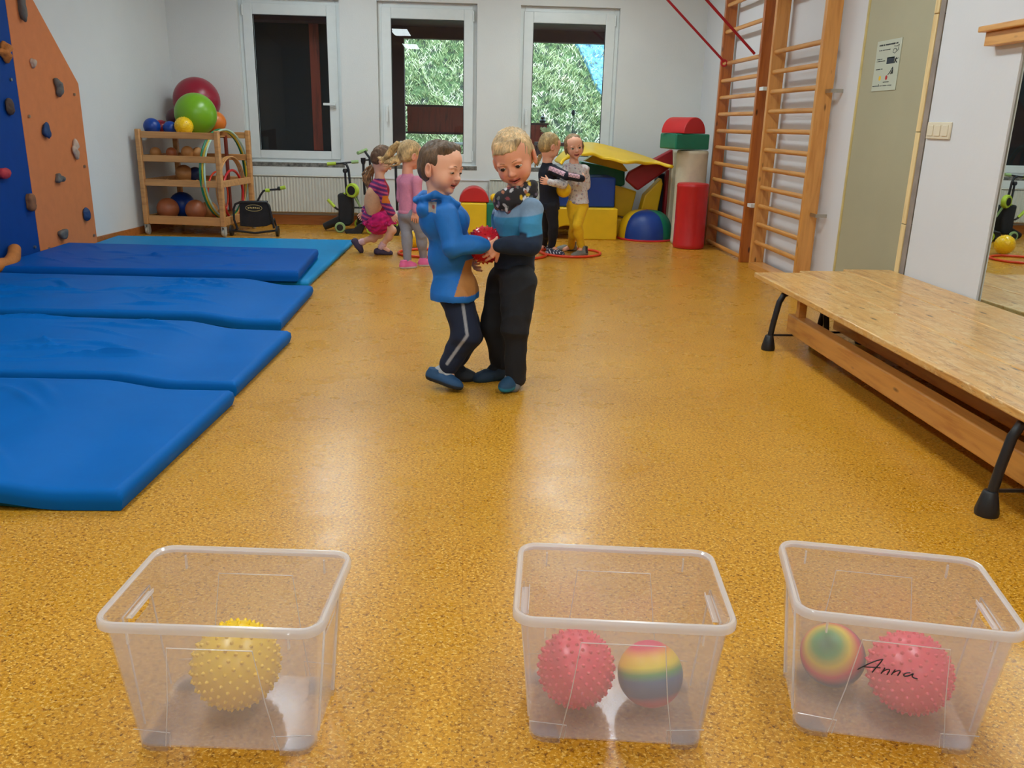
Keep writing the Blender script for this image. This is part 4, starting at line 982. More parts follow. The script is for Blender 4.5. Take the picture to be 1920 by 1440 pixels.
def make_bin():
    t = thing('storage_bin', 'bin', 'storage bin', (0, 0, 0), 0, local=True)
    # shell: outer and inner walls with floor
    wall = .0022; vs = []; rings = []
    zs = [.012, .014, .03, .08, .14, .20, .255, HB]
    def ring(z, inset):
        hx, hy = half(z); return [(x, y, z) for x, y in rrect(hx-inset, hy-inset, .028)]
    outer = [ring(z, 0) for z in zs]; inner = [[(x, y, z+(wall if k == 0 else 0)) for x, y, z in ring(z, wall)] for k, z in enumerate(zs)]
    n = len(outer[0]); allr = outer+inner[::-1]; m = MB()
    for r_ in allr: m.v += r_
    for k in range(len(allr)-1):
        for i in range(n): m.f.append((k*n+i, k*n+(i+1) % n, (k+1)*n+(i+1) % n, (k+1)*n+i))
    m.f.append(tuple(range(n))[::-1]); m.f.append(tuple((len(allr)-1)*n+i for i in range(n)))
    sh = m.build('shell', 'bin', t, smooth=35)
    cut = []
    for s_ in (-1, 1):
        hx, hy = half(.225); c = MB().box(s_*hx-.03, s_*hx+.03, -.045, .045, .213, .236).build('c', 'bin'); b = c.modifiers.new('b', 'BEVEL'); b.width = .009; b.segments = 4; cut.append(c)
    bool_diff(sh, cut); sh.data.shade_smooth(); sh.data.set_sharp_from_angle(angle=math.radians(35))
    # rim: rolled lip
    rim = MB(); hx, hy = half(HB)
    prof = [(0, 0), (.004, .004), (.009, .0035), (.012, -.001), (.012, -.013), (.010, -.013), (.009, -.003), (.002, -.004)]
    vs = []
    for dx, dz in prof: vs.append([(x, y, HB+dz) for x, y in rrect(hx+dx, hy+dx, .028+dx)])
    for r_ in vs: rim.v += r_
    k_ = len(vs)
    for k in range(k_):
        for i in range(n): rim.f.append((k*n+i, k*n+(i+1) % n, ((k+1) % k_)*n+(i+1) % n, ((k+1) % k_)*n+i))
    rim.build('rim', 'bin_rim', t, smooth=50)
    # corner feet
    for sx in (-1, 1):
        for sy in (-1, 1):
            hx, hy = half(.012); f = MB(); pts = [(sx*(hx-.06), sy*(hy+.0005)), (sx*(hx-.028), sy*(hy+.0005)), (sx*(hx-.008), sy*(hy-.008)), (sx*(hx+.0005), sy*(hy-.028)), (sx*(hx+.0005), sy*(hy-.045)), (sx*(hx-.05), sy*(hy-.045))]
            f.prism(pts, 0.0, .0118, lambda u, v, w: (u, v, w)); f.build('foot', 'bin', t, bevel=.002)
            g_ = MB()
            pp_ = [(sx*(hx-.062), .012), (sx*(hx-.072), .045), (sx*(hx-.006), .045)]
            hy2 = half(.045)[1]
            g_.tube([(sx*(hx-.066), sy*(hy+.001), .012), (sx*(hx-.070), sy*(hy2+.001), .045), (sx*(hx+.0), sy*(hy2-.006), .045)], .0009, 5); g_.build('foot_seam', 'bin_rim', t)
    # raised trapezoid panel lines on the long sides, ribs on the short
    for sy in (-1, 1):
        e = MB(); h0 = half(.014)[1]+.0008; h1 = half(.235)[1]+.0008; h2 = half(.12)[1]+.0008
        e.tube([(-.105, sy*h0, .014), (-.088, sy*h2, .12), (-.075, sy*h1, .235), (.075, sy*h1, .235), (.088, sy*h2, .12), (.105, sy*h0, .014)], .0012, 6); e.build('raised_panel_line', 'bin_rim', t, smooth=60)
    for s_ in (-1, 1):
        e = MB(); x0, x1 = half(.02)[0], half(.235)[0]
        e.tube([(s_*(x0+.001), -.06, .02), (s_*(x1+.001), -.056, .245), (s_*(x1+.001), .056, .245), (s_*(x0+.001), .06, .02)], .0022, 6)
        e.build('side_rib', 'bin_rim', t, smooth=60)
        hx = half(.225)[0]; hnd = MB(); hnd.box(s_*hx-.011 if s_ > 0 else s_*hx-.001, s_*hx+.001 if s_ > 0 else s_*hx+.011, -.047, .047, .237, .2395); hnd.box(s_*hx-.011 if s_ > 0 else s_*hx+.009, s_*hx-.009 if s_ > 0 else s_*hx+.011, -.047, .047, .2395, .246)
        hnd.build('handle', 'bin_rim', t, bevel=.0008)
    # short ribs under the rim
    for x, y in [(-.14, -1), (.14, -1), (-.14, 1), (.14, 1)]:
        e = MB(); hy = half(.26)[1]; e.box(x-.0015, x+.0015, y*hy-.003, y*hy+.003, .243, .272); e.build('rim_rib', 'bin_rim', t)
    return t
B0 = make_bin(); binpos = []
for k, (x, y, rz, lb) in enumerate([(-.428, 1.423, -4.5, 'clear plastic storage bin on the left holding one yellow ball'), (.300, 1.424, -5.8, 'clear plastic storage bin in the middle holding a pink and a rainbow ball'),
        (.830, 1.412, -13.0, 'clear plastic storage bin on the right with a handwritten name on its front')]):
    if k == 0: B0.location = (x, y, 0); B0.rotation_euler = (0, 0, math.radians(rz)); B0['label'] = lb; B0['group'] = 'clear storage bins in the foreground'; r_ = B0
    else: r_ = copy_tree(B0, (x, y, 0), math.radians(rz), lb)
    binpos.append(r_)
# handwriting on the right bin
hwm = MB()
def st(pts):
    P = []
    for i in range(len(pts)-1):
        for t in range(3): P.append(((pts[i][0]*(3-t)+pts[i+1][0]*t)/3, (pts[i][1]*(3-t)+pts[i+1][1]*t)/3))
    P.append(pts[-1])
    for _ in range(2): P = [P[0]]+[((P[i-1][0]+2*P[i][0]+P[i+1][0])/4, (P[i-1][1]+2*P[i][1]+P[i+1][1])/4) for i in range(1, len(P)-1)]+[P[-1]]
    hwm.tube([(x, -half(z)[1]-.0012, z) for x, z in P], .0012, 6, flat=(1, 1))
S_ = .105/314.0; ox, oz = -.0735, .196
def hp(x, y): return (ox+(x-600)*S_*1.0, oz-(y-715)*S_)
st([hp(600, 798), hp(650, 750), hp(690, 722), hp(718, 710)]); st([hp(718, 710), hp(705, 745), hp(690, 775), hp(678, 805)]); st([hp(630, 775), hp(665, 772), hp(715, 768)])
st([hp(738, 765), hp(732, 785), hp(724, 806)]); st([hp(728, 795), hp(745, 775), hp(762, 770), hp(765, 780), hp(756, 808)])
st([hp(792, 768), hp(785, 785), hp(778, 806)]); st([hp(782, 795), hp(800, 775), hp(818, 770), hp(820, 782), hp(810, 806)])
st([hp(872, 778), hp(852, 780), hp(838, 795), hp(845, 806), hp(862, 802), hp(880, 788), hp(890, 778), hp(882, 795), hp(890, 808), hp(915, 812)])
hwm.build('handwriting', 'ink', binpos[2], smooth=60)
# balls in the bins
def bb(px, py, r, extra=0): p = F(px, py, .0145+r+extra); return p
spiky(bb(443, 1245, .086), .0825, 'yellow_ball', 'yellow knobbly ball in the left storage bin', 'balls in the storage bins', 260, .0055)
spiky(bb(1080, 1252, .078), .0735, 'pink_ball', 'pink knobbly ball in the middle storage bin', 'balls in the storage bins', 260, .0055)
c = bb(1219, 1263, .0645); o = ball(c, .0645, 'rainbow', 'rainbow striped ball in the middle storage bin', 'balls in the storage bins'); o.rotation_euler = (math.radians(-22), math.radians(-8), 0)
c = bb(1561, 1228, .0645); o = ball(c, .0645, 'rainbow2', 'rainbow striped ball in the right storage bin', 'balls in the storage bins'); o.rotation_euler = V(-.5, -.45, .75).to_track_quat('Z', 'Y').to_euler()
spiky(bb(1705, 1260, .0825), .078, 'pink_ball', 'pink knobbly ball in the right storage bin behind the handwriting', 'balls in the storage bins', 260, .0055)
# ============================================================ PEOPLE
def npv(v): return np.array([float(q) for q in v])
class SDF:
    def __init__(s, vox): s.vox = vox; s.p = []; s.T = (np.eye(3), np.zeros(3), 1.0)
    def frame(s, R=None, T=None, sc=1.0): s.T = (np.eye(3) if R is None else np.array(R), np.zeros(3) if T is None else npv(T), sc); return s
    def _t(s, a): R, T, sc = s.T; return R @ (np.array(a, float)*sc)+T
    def cap(s, a, b, r1, r2=None, k=.012, op='u', flat=False):
        sc = s.T[2]; r2 = r1 if r2 is None else r2; A, B = s._t(a), s._t(b); r1 *= sc; r2 *= sc; m = max(r1, r2)
        s.p.append(('f' if flat else 'c', (A, B, r1, r2), k*sc, op, np.minimum(A, B)-m, np.maximum(A, B)+m)); return s
    def chain(s, pts, rs, k=.012):
        for i in range(len(pts)-1): s.cap(pts[i], pts[i+1], rs[i], rs[i+1], k)
        return s
    def ell(s, c, rad, R=None, k=.012, op='u', clip=None):
        R0, _, sc = s.T; C_ = s._t(c); Q = R0 @ (np.eye(3) if R is None else np.array(R)); rad = np.array(rad, float)*sc; m = rad.max()
        cl = None if clip is None else (R0 @ np.array(clip[0], float), float(clip[1])*sc)
        s.p.append(('e', (C_, rad, Q, cl), k*sc, op, C_-m, C_+m)); return s
    def plane(s, p, n):          # cut away the side the normal points to
        R0 = s.T[0]; s.p.append(('p', (s._t(p), R0 @ np.array(n, float)), 0, 'x', None, None)); return s
    def field(s):
        v = s.vox; U = [q for q in s.p if q[3] == 'u']
        lo = np.min([q[4] for q in U], 0)-3*v; hi = np.max([q[5] for q in U], 0)+3*v
        n = np.ceil((hi-lo)/v).astype(int)+1; F_ = np.full(n, .05, np.float32)
        ax = [(lo[i]+v*np.arange(n[i])).astype(np.float32) for i in range(3)]
        for ty, a, k, op, l, h in s.p:
            if ty == 'p':
                P0, N = a; N = N/np.linalg.norm(N)
                d = ((ax[0]-P0[0])*N[0])[:, None, None]+((ax[1]-P0[1])*N[1])[None, :, None]+((ax[2]-P0[2])*N[2])[None, None, :]
                F_ = np.maximum(F_, d).astype(np.float32); continue
            g = max(k*1.2, 2.5*v); i0 = np.maximum(0, np.floor((l-g-lo)/v).astype(int)); i1 = np.minimum(n, np.ceil((h+g-lo)/v).astype(int)+1)
            sl = tuple(slice(i0[i], i1[i]) for i in range(3))
            X = ax[0][sl[0]][:, None, None]; Y = ax[1][sl[1]][None, :, None]; Z = ax[2][sl[2]][None, None, :]
            if ty == 'e':
                c, rad, Q, cl = a; x, y, z = X-c[0], Y-c[1], Z-c[2]
                u = (x*Q[0, 0]+y*Q[1, 0]+z*Q[2, 0])/rad[0]; w_ = (x*Q[0, 1]+y*Q[1, 1]+z*Q[2, 1])/rad[1]; t = (x*Q[0, 2]+y*Q[1, 2]+z*Q[2, 2])/rad[2]
                k0 = np.sqrt(u*u+w_*w_+t*t)+1e-9; k1 = np.sqrt((u/rad[0])**2+(w_/rad[1])**2+(t/rad[2])**2)+1e-9
                d = np.where(k0 < .05, -rad.min(), k0*(k0-1)/k1)
                if cl is not None: d = np.maximum(d, x*cl[0][0]+y*cl[0][1]+z*cl[0][2]-cl[1])
            else:
                A, B, r1, r2 = a; D = B-A; L2 = D.dot(D)+1e-12
                x, y, z = X-A[0], Y-A[1], Z-A[2]; t = (x*D[0]+y*D[1]+z*D[2])/L2; tc = np.clip(t, 0, 1)
                d = np.sqrt((x-tc*D[0])**2+(y-tc*D[1])**2+(z-tc*D[2])**2)-(r1+(r2-r1)*tc)
                if ty == 'f':
                    rad_ = np.sqrt(np.maximum(0, (x-t*D[0])**2+(y-t*D[1])**2+(z-t*D[2])**2))-(r1+(r2-r1)*tc)
                    d = np.maximum(rad_, (np.abs(t-.5)-.5)*math.sqrt(L2))
            d = d.astype(np.float32); f = F_[sl]
            if op == 'u':
                if k > 0: hh = np.clip(.5+.5*(f-d)/k, 0, 1); F_[sl] = f*(1-hh)+d*hh-k*hh*(1-hh)
                else: F_[sl] = np.minimum(f, d)
            else:
                if k > 0: hh = np.clip(.5-.5*(f+d)/k, 0, 1); F_[sl] = f*(1-hh)-d*hh+k*hh*(1-hh)
                else: F_[sl] = np.maximum(f, -d)
        return F_, lo, v
    def mesh(s, name, color=None, wr=None, smooth=1):
        f, lo, v = s.field(); n = f.shape
        # pad
        ins = f < 0
        c = np.zeros(tuple(q-1 for q in n), np.int8)
        for dx in (0, 1):
            for dy in (0, 1):
                for dz in (0, 1): c += ins[dx:n[0]-1+dx, dy:n[1]-1+dy, dz:n[2]-1+dz]
        I = np.argwhere((c > 0) & (c < 8)); idx = -np.ones(c.shape, np.int32); idx[tuple(I.T)] = np.arange(len(I))
        acc = np.zeros((len(I), 3)); cnt = np.zeros(len(I))
        cor = [(0, 0, 0), (1, 0, 0), (0, 1, 0), (1, 1, 0), (0, 0, 1), (1, 0, 1), (0, 1, 1), (1, 1, 1)]
        val = {q: f[I[:, 0]+q[0], I[:, 1]+q[1], I[:, 2]+q[2]] for q in cor}
        for a in cor:
            for ax_ in range(3):
                if a[ax_] == 0:
                    b = list(a); b[ax_] = 1; b = tuple(b); fa, fb = val[a], val[b]; m = (fa < 0) != (fb < 0)
                    t = fa/(fa-fb+1e-12); p = np.tile(np.array(a, float), (len(I), 1)); p[:, ax_] += t
                    acc[m] += p[m]; cnt[m] += 1
        P = lo+(I+acc/cnt[:, None])*v
        quads = []
        for ax_ in range(3):
            sh = [slice(1, n[i]-1) for i in range(3)]; s0 = list(sh); s1 = list(sh); s0[ax_] = slice(0, n[ax_]-1); s1[ax_] = slice(1, n[ax_])
            A = ins[tuple(s0)]; B = ins[tuple(s1)]; E_ = np.argwhere(A != B); 
            if len(E_) == 0: continue
            fl = A[tuple(E_.T)]; off = np.array([0 if i == ax_ else 1 for i in range(3)]); E_ = E_+off
            u, w_ = [(1, 2), (2, 0), (0, 1)][ax_]
            def cell(du, dw):
                q = E_.copy(); q[:, u] -= du; q[:, w_] -= dw; return idx[tuple(q.T)]
            q4 = np.stack([cell(0, 0), cell(1, 0), cell(1, 1), cell(0, 1)], 1)
            q4[~fl] = q4[~fl][:, ::-1]; quads.append(q4)
        Fq = np.concatenate(quads)
        for _ in range(smooth):
            sm2 = np.zeros_like(P); ct = np.zeros(len(P))
            for a, b in ((0, 1), (1, 2), (2, 3), (3, 0)):
                np.add.at(sm2, Fq[:, a], P[Fq[:, b]]); np.add.at(ct, Fq[:, a], 1); np.add.at(sm2, Fq[:, b], P[Fq[:, a]]); np.add.at(ct, Fq[:, b], 1)
            P = P*.5+.5*sm2/ct[:, None]
        if wr:
            nr = np.zeros_like(P); fn = np.cross(P[Fq[:, 2]]-P[Fq[:, 0]], P[Fq[:, 3]]-P[Fq[:, 1]])
            for a in range(4): np.add.at(nr, Fq[:, a], fn)
            nr /= np.linalg.norm(nr, axis=1)[:, None]+1e-12
            P = P+nr*wr(P)[:, None]
        cn = P.mean(0)
        me = bpy.data.meshes.new(name); me.vertices.add(len(P)); me.loops.add(len(Fq)*4); me.polygons.add(len(Fq))
        me.vertices.foreach_set('co', P.astype(np.float32).ravel()); me.loops.foreach_set('vertex_index', Fq.astype(np.int32).ravel())
        me.polygons.foreach_set('loop_start', np.arange(0, len(Fq)*4, 4, dtype=np.int32)); me.update(calc_edges=True); me.validate()
        me.shade_smooth()
        if color is not None:
            Cc = np.ones((len(P), 4), np.float32); Cc[:, :3] = color(P)
            at = me.color_attributes.new('Col', 'FLOAT_COLOR', 'POINT'); at.data.foreach_set('color', Cc.ravel())
        return me
def place(me, name, mat, parent, off):
    me.vertices.foreach_get
    a = np.zeros(len(me.vertices)*3, np.float32); me.vertices.foreach_get('co', a); a = a.reshape(-1, 3)-np.array(off, np.float32); me.vertices.foreach_set('co', a.ravel()); me.update()
    me.materials.append(M[mat]); o = bpy.data.objects.new(name, me); C.objects.link(o); o.parent = parent; OFF[o.name] = Vector(off); return o
def vnoise(P, fr, seed=0):
    r = np.random.RandomState(seed); out = np.zeros(len(P))
    for i in range(6):
        k = r.normal(size=3); k /= np.linalg.norm(k); out += np.sin(P @ (k*fr*(.6+.8*r.rand()))+r.uniform(0, 6.3))
    return out/6**.5
def folds(amp, fr, seed=0, sharp=True, zs=(1, 1, 1)):
    def f(P):
        Q = P*np.array(zs); w_ = Q+.02*np.stack([vnoise(Q, 22, seed+i) for i in range(3)], 1)
        n1 = vnoise(w_, fr, seed+5); n2 = vnoise(w_, fr*2.1, seed+9)
        return amp*((1-np.abs(n1))*1.1-.55+.35*n2)
    return f
def c3(*a): return np.array(srgb(*a)[:3])
M['skin'] = vcol('skin', .5, .06, 300, sub=.12)
M['cloth'] = vcol('cloth', .85, .3, 420, sheen=.02, fine=70)
M['shiny_cloth'] = vcol('smooth_jacket_cloth', .65, .2, 300, sheen=.02, fine=40)
M['hairv'] = vcol('hair', .5, .0)
def hair_material():
    m = M['hairv']; nt = m.node_tree; b = nt.nodes['Principled BSDF']; v = objvec(nt, (1, 1, .25))
    nz = noise(nt, 130, 3, .7, v, .3); bump(nt, b, nz, .7, .006)
    vc = [n for n in nt.nodes if n.type == 'VERTEX_COLOR'][0]
    nt.links.new(mix(nt, vc.outputs[0], ramp(nt, nz, [(.3, (.5, .5, .5, 1)), (.7, (1.4, 1.35, 1.3, 1))]), 1, 'MULTIPLY'), b.inputs['Base Color'])
hair_material()
M['shoe'] = vcol('shoe', .7, .3, 300)
M['eye_white'] = plain('eye_white', srgb(225, 220, 212), .2, var=.01)
M['iris'] = plain('iris', srgb(48, 34, 26), .15, var=.05)
M['brow'] = plain('eyebrow_hair', srgb(150, 104, 74), .8, var=.1)
M['brow2'] = plain('blond_eyebrow', srgb(176, 122, 86), .8, var=.1)
SK = c3(244, 184, 154)

def head_R(yaw, pitch, roll):        # yaw measured from +Y (away from the camera) anticlockwise; pitch > 0 looks down
    return np.array(Rz(math.radians(yaw)) @ Rx(math.radians(-pitch)) @ Ry(math.radians(roll)))
def add_head(s, R, T, sc, smile=1, open_=.0, lid=.0):
    s.frame(R, T, sc)
    s.ell((0, -.012, .030), (.073, .088, .077), k=.0)
    s.ell((0, .022, .040), (.060, .056, .050), k=.03)
    s.ell((0, .020, -.030), (.059, .058, .064), k=.035)
    for x in (-1, 1):
        s.ell((x*.034, .047, -.036), (.026, .026, .027), k=.024)
        s.ell((x*.031, .073, .013), (.020, .010, .008), k=.012)
    s.ell((0, .057, -.083), (.017, .015, .014), k=.022)
    s.cap((0, .078, .002), (0, .087, -.022), .006, .0078, k=.012)
    s.ell((0, .0905, -.027), (.0092, .0095, .0085), k=.008)
    for x in (-1, 1):
        s.ell((x*.0092, .085, -.030), (.0055, .007, .0054), k=.005)
        s.ell((x*.031, .084, -.001), (.0185, .010, .0115), k=.010, op='s')
        # eyelids
        s.ell((x*.031, .0650, -.001), (.0182, .0170, .0165), k=.003, clip=((0, .2, -1), -.004+lid*.011))
        s.ell((x*.031, .0650, -.001), (.0180, .0166, .0160), k=.003, clip=((0, .2, 1), -.0045))
        # ears
        e = np.array(Rz(x*-.35) @ Ry(x*.12))
        s.ell((x*.080, -.012, -.012), (.0085, .019, .029), R=e, k=.006)
        s.ell((x*.091, -.008, -.008), (.0085, .011, .018), R=e, k=.003, op='s')
        s.ell((x*.078, -.004, -.030), (.0065, .010, .010), k=.006)
    # mouth
    w_ = .021+.004*smile
    for x in (-1, 1):
        s.cap((0, .0765, -.0540), (x*w_, .0665, -.0550+.007*smile), .0040, .0022, k=.005)
        s.cap((0, .0745, -.0635-.006*open_), (x*w_*.9, .0665, -.0570+.006*smile), .0048, .0024, k=.005)
    s.ell((0, .080, -.0588-.003*open_), (w_*.85, .010, .0018+.006*open_), k=.002, op='s')
    for x in (-1, 1): s.ell((x*.005, .094, -.0365), (.0026, .0035, .002), k=.002, op='s')
    s.frame()
def skin_color(R, T, sc, base=SK, smile=1, open_=0, blush=1):
    def f(P):
        q = (P-np.array(T)) @ np.array(R)/sc; x, y, z = q.T; c = np.tile(base, (len(P), 1)); lip = c3(196, 92, 88); bl = c3(214, 116, 98)
        front = np.clip((y-.05)/.02, 0, 1)
        g = np.exp(-((np.abs(x)-.036)/.016)**2-((z+.034)/.016)**2)*front*.6*blush; c = c*(1-g[:, None])+bl*g[:, None]
        g = np.exp(-(x/.012)**2-((z+.03)/.010)**2)*front*.3; c = c*(1-g[:, None])+bl*g[:, None]
        w_ = .021+.004*smile; zc = -.059+.006*smile*(x/w_)**2-.003*open_; dz = np.abs(z-zc)
        g = np.clip(1-(dz-(.0085+.003*open_))/.0025, 0, 1)*np.clip(1-(np.abs(x)-w_)/.003, 0, 1)*(y > .06)*np.clip(1.2-(np.abs(x)/w_)**2*.9, 0, 1); c = c*(1-g[:, None]*.85)+lip*g[:, None]*.85
        g = np.clip(1-(dz-(.0012+.0055*open_))/.0015, 0, 1)*np.clip(1-(np.abs(x)-w_*.85)/.003, 0, 1)*(y > .06); dk = c3(92, 26, 26); c = c*(1-g[:, None])+dk*g[:, None]
        # ear red
        g = np.exp(-((np.abs(x)-.086)/.012)**2-((y+.008)/.02)**2-((z+.012)/.03)**2)*.45; c = c*(1-g[:, None])+c3(208, 112, 88)*g[:, None]
        return c
    return f
def add_face_parts(par, R, T, sc, browm='brow', look=(0, 0), lid=.1):
    Rm = Matrix(np.array(R).tolist()); T = Vector(T)
    for x in (-1, 1):
        c = T + Rm @ (V(x*.031, .0650, -.001)*sc)
        e = MB().sphere(c, .0155*sc, 20, 14).build('eye', 'eye_white', par, smooth=180)
        d = Rm @ V(look[0], 1, look[1]); d.normalize(); q = d.to_track_quat('Z', 'Y').to_matrix()
        MB().lathe([(.0001, .0), (.0086*sc, -.0022*sc), (.0082*sc, .0002*sc), (.004*sc, .0018*sc), (.0001, .0023*sc)], c+d*.0138*sc, q, 16).build('iris', 'iris', e, smooth=60)
        zl = .004-lid*.011; lash = []
        for q in range(7):
            a = -.0145+.029*q/6; zz = zl+.2*.0 - .0022*(q/3-1)**2; r2 = 1-(a/.0186)**2-((zz)/.0168)**2; lash.append(T + Rm @ (V(x*.031+a, .065+.0174*math.sqrt(max(.02, r2)), -.001+zz)*sc))
        MB().tube(lash, [.0004*sc, .0009*sc, .0011*sc, .0012*sc, .0011*sc, .0009*sc, .0004*sc], 5).build('eyelashes', 'iris', par, smooth=180)
        pts = [T + Rm @ (V(x*a, b, z_)*sc) for a, b, z_ in ((.014, .0835, .0185), (.024, .0835, .0225), (.035, .078, .0225), (.045, .069, .0185))]
        MB().tube(pts, [.0012*sc, .0018*sc, .0017*sc, .0008*sc], 6, flat=(1.0, .6)).build('eyebrow', browm, par, smooth=180)
def add_hand(s, wrist, d, palm_n, sc=1.0, curl=(.5, .55, .6, .65), thumb_side=1, spread=.12, thumb_curl=.5):
    # d: direction of the fingers, palm_n: direction the palm faces
    d = Vector(d).normalized(); n = Vector(palm_n); n = (n-d*n.dot(d)).normalized(); sd = d.cross(n)*thumb_side; w_ = Vector(wrist)
    k = .004; L = .046*sc
    s.cap(w_-d*.01, w_+d*.012, .0165*sc, .0165*sc, k=.008)
    for t in (-.45, -.15, .15, .45):
        s.cap(w_+d*.012*sc+sd*(t*.030*sc), w_+d*L+sd*(t*.050*sc), .0095*sc, .0088*sc, k=.007)
    lens = (.040, .044, .041, .033)
    for i, t in enumerate((.5, .17, -.17, -.5)):
        b = w_+d*(L-abs(t)*.004)+sd*(t*.046*sc); q = (d+sd*t*spread).normalized(); nn = n; cu = curl[i]; p = b; fd = q; l_ = lens[i]*sc
        for j, (fr, r) in enumerate(((.45, .0068), (.32, .0062), (.23, .0056))):
            ang = cu*(.6 if j == 0 else .9); fd2 = (fd*math.cos(ang)+nn*math.sin(ang)).normalized(); nn = (nn*math.cos(ang)-fd*math.sin(ang)).normalized(); fd = fd2
            p2 = p+fd*l_*fr; s.cap(p, p2, r*sc, (r-.0006)*sc, k=.0015); p = p2
    b = w_+d*.014*sc+sd*.014*sc; fd = (d*.65+sd*.75+n*.25).normalized(); p2 = b+fd*.024*sc; s.cap(b, p2, .0098*sc, .0078*sc, k=.006)
    fd2 = (fd*math.cos(thumb_curl)+(d*.6+n*.8)*math.sin(thumb_curl)).normalized(); p3 = p2+fd2*.018*sc; s.cap(p2, p3, .0074*sc, .0066*sc, k=.002); s.cap(p3, p3+(fd2+n*.4).normalized()*.013*sc, .0066*sc, .0056*sc, k=.002)
def vv(a): return tuple(float(q) for q in a)
def shoe(par, heel, toe, up, L=.165, r=1.0, colf=None, name='shoe', sole=.012, high=.05, mat='shoe', vox=.003):
    h, t_ = Vector(heel), Vector(toe); d = (t_-h).normalized(); u = Vector(up); u = (u-d*u.dot(d)).normalized(); sd = d.cross(u)
    R = np.array([[sd.x, d.x, u.x], [sd.y, d.y, u.y], [sd.z, d.z, u.z]])
    s = SDF(vox); s.frame(R, h, r); Ls = (t_-h).length/r
    s.ell((0, .030, .022), (.029, .036, .034), k=0); s.ell((0, Ls-.045, .014), (.034, .047, .027), k=.03); s.ell((0, Ls*.5, .018), (.029, .06, .030), k=.025)
    s.cap((0, .034, .02), (0, .032, high), .027, .027, k=.015, flat=True); s.cap((0, Ls*.45, .025), (0, Ls*.62, .036), .022, .018, k=.012)
    s.plane((0, 0, 0), (0, 0, -1)); s.frame()
    R_ = R; hh = npv(h)
    def col(P):
        q = (P-hh) @ R_/r; return colf(q)
    me = s.mesh(name, col, None); return place(me, name, mat, par, OFF[par.name])
def hair_band(): pass
def solid(p, name, s, col, wr=None, mat='cloth'):
    f = col if callable(col) else (lambda P: np.tile(col, (len(P), 1)))
    me = s.mesh(name, f, wr); return place(me, name, mat, p, OFF[p.name])
def person(label, loc): return thing('person', label, 'person', loc)
def bent(a, b, c): return [a, b, c]
def lerp(a, b, t): return Vector(a).lerp(Vector(b), t)
def dark_below(z0, c_lo, c_hi, w=.006):
    def f(q):
        g = np.clip((q[:, 2]-z0)/w, 0, 1)[:, None]; return c_lo*(1-g)+c_hi*g
    return f

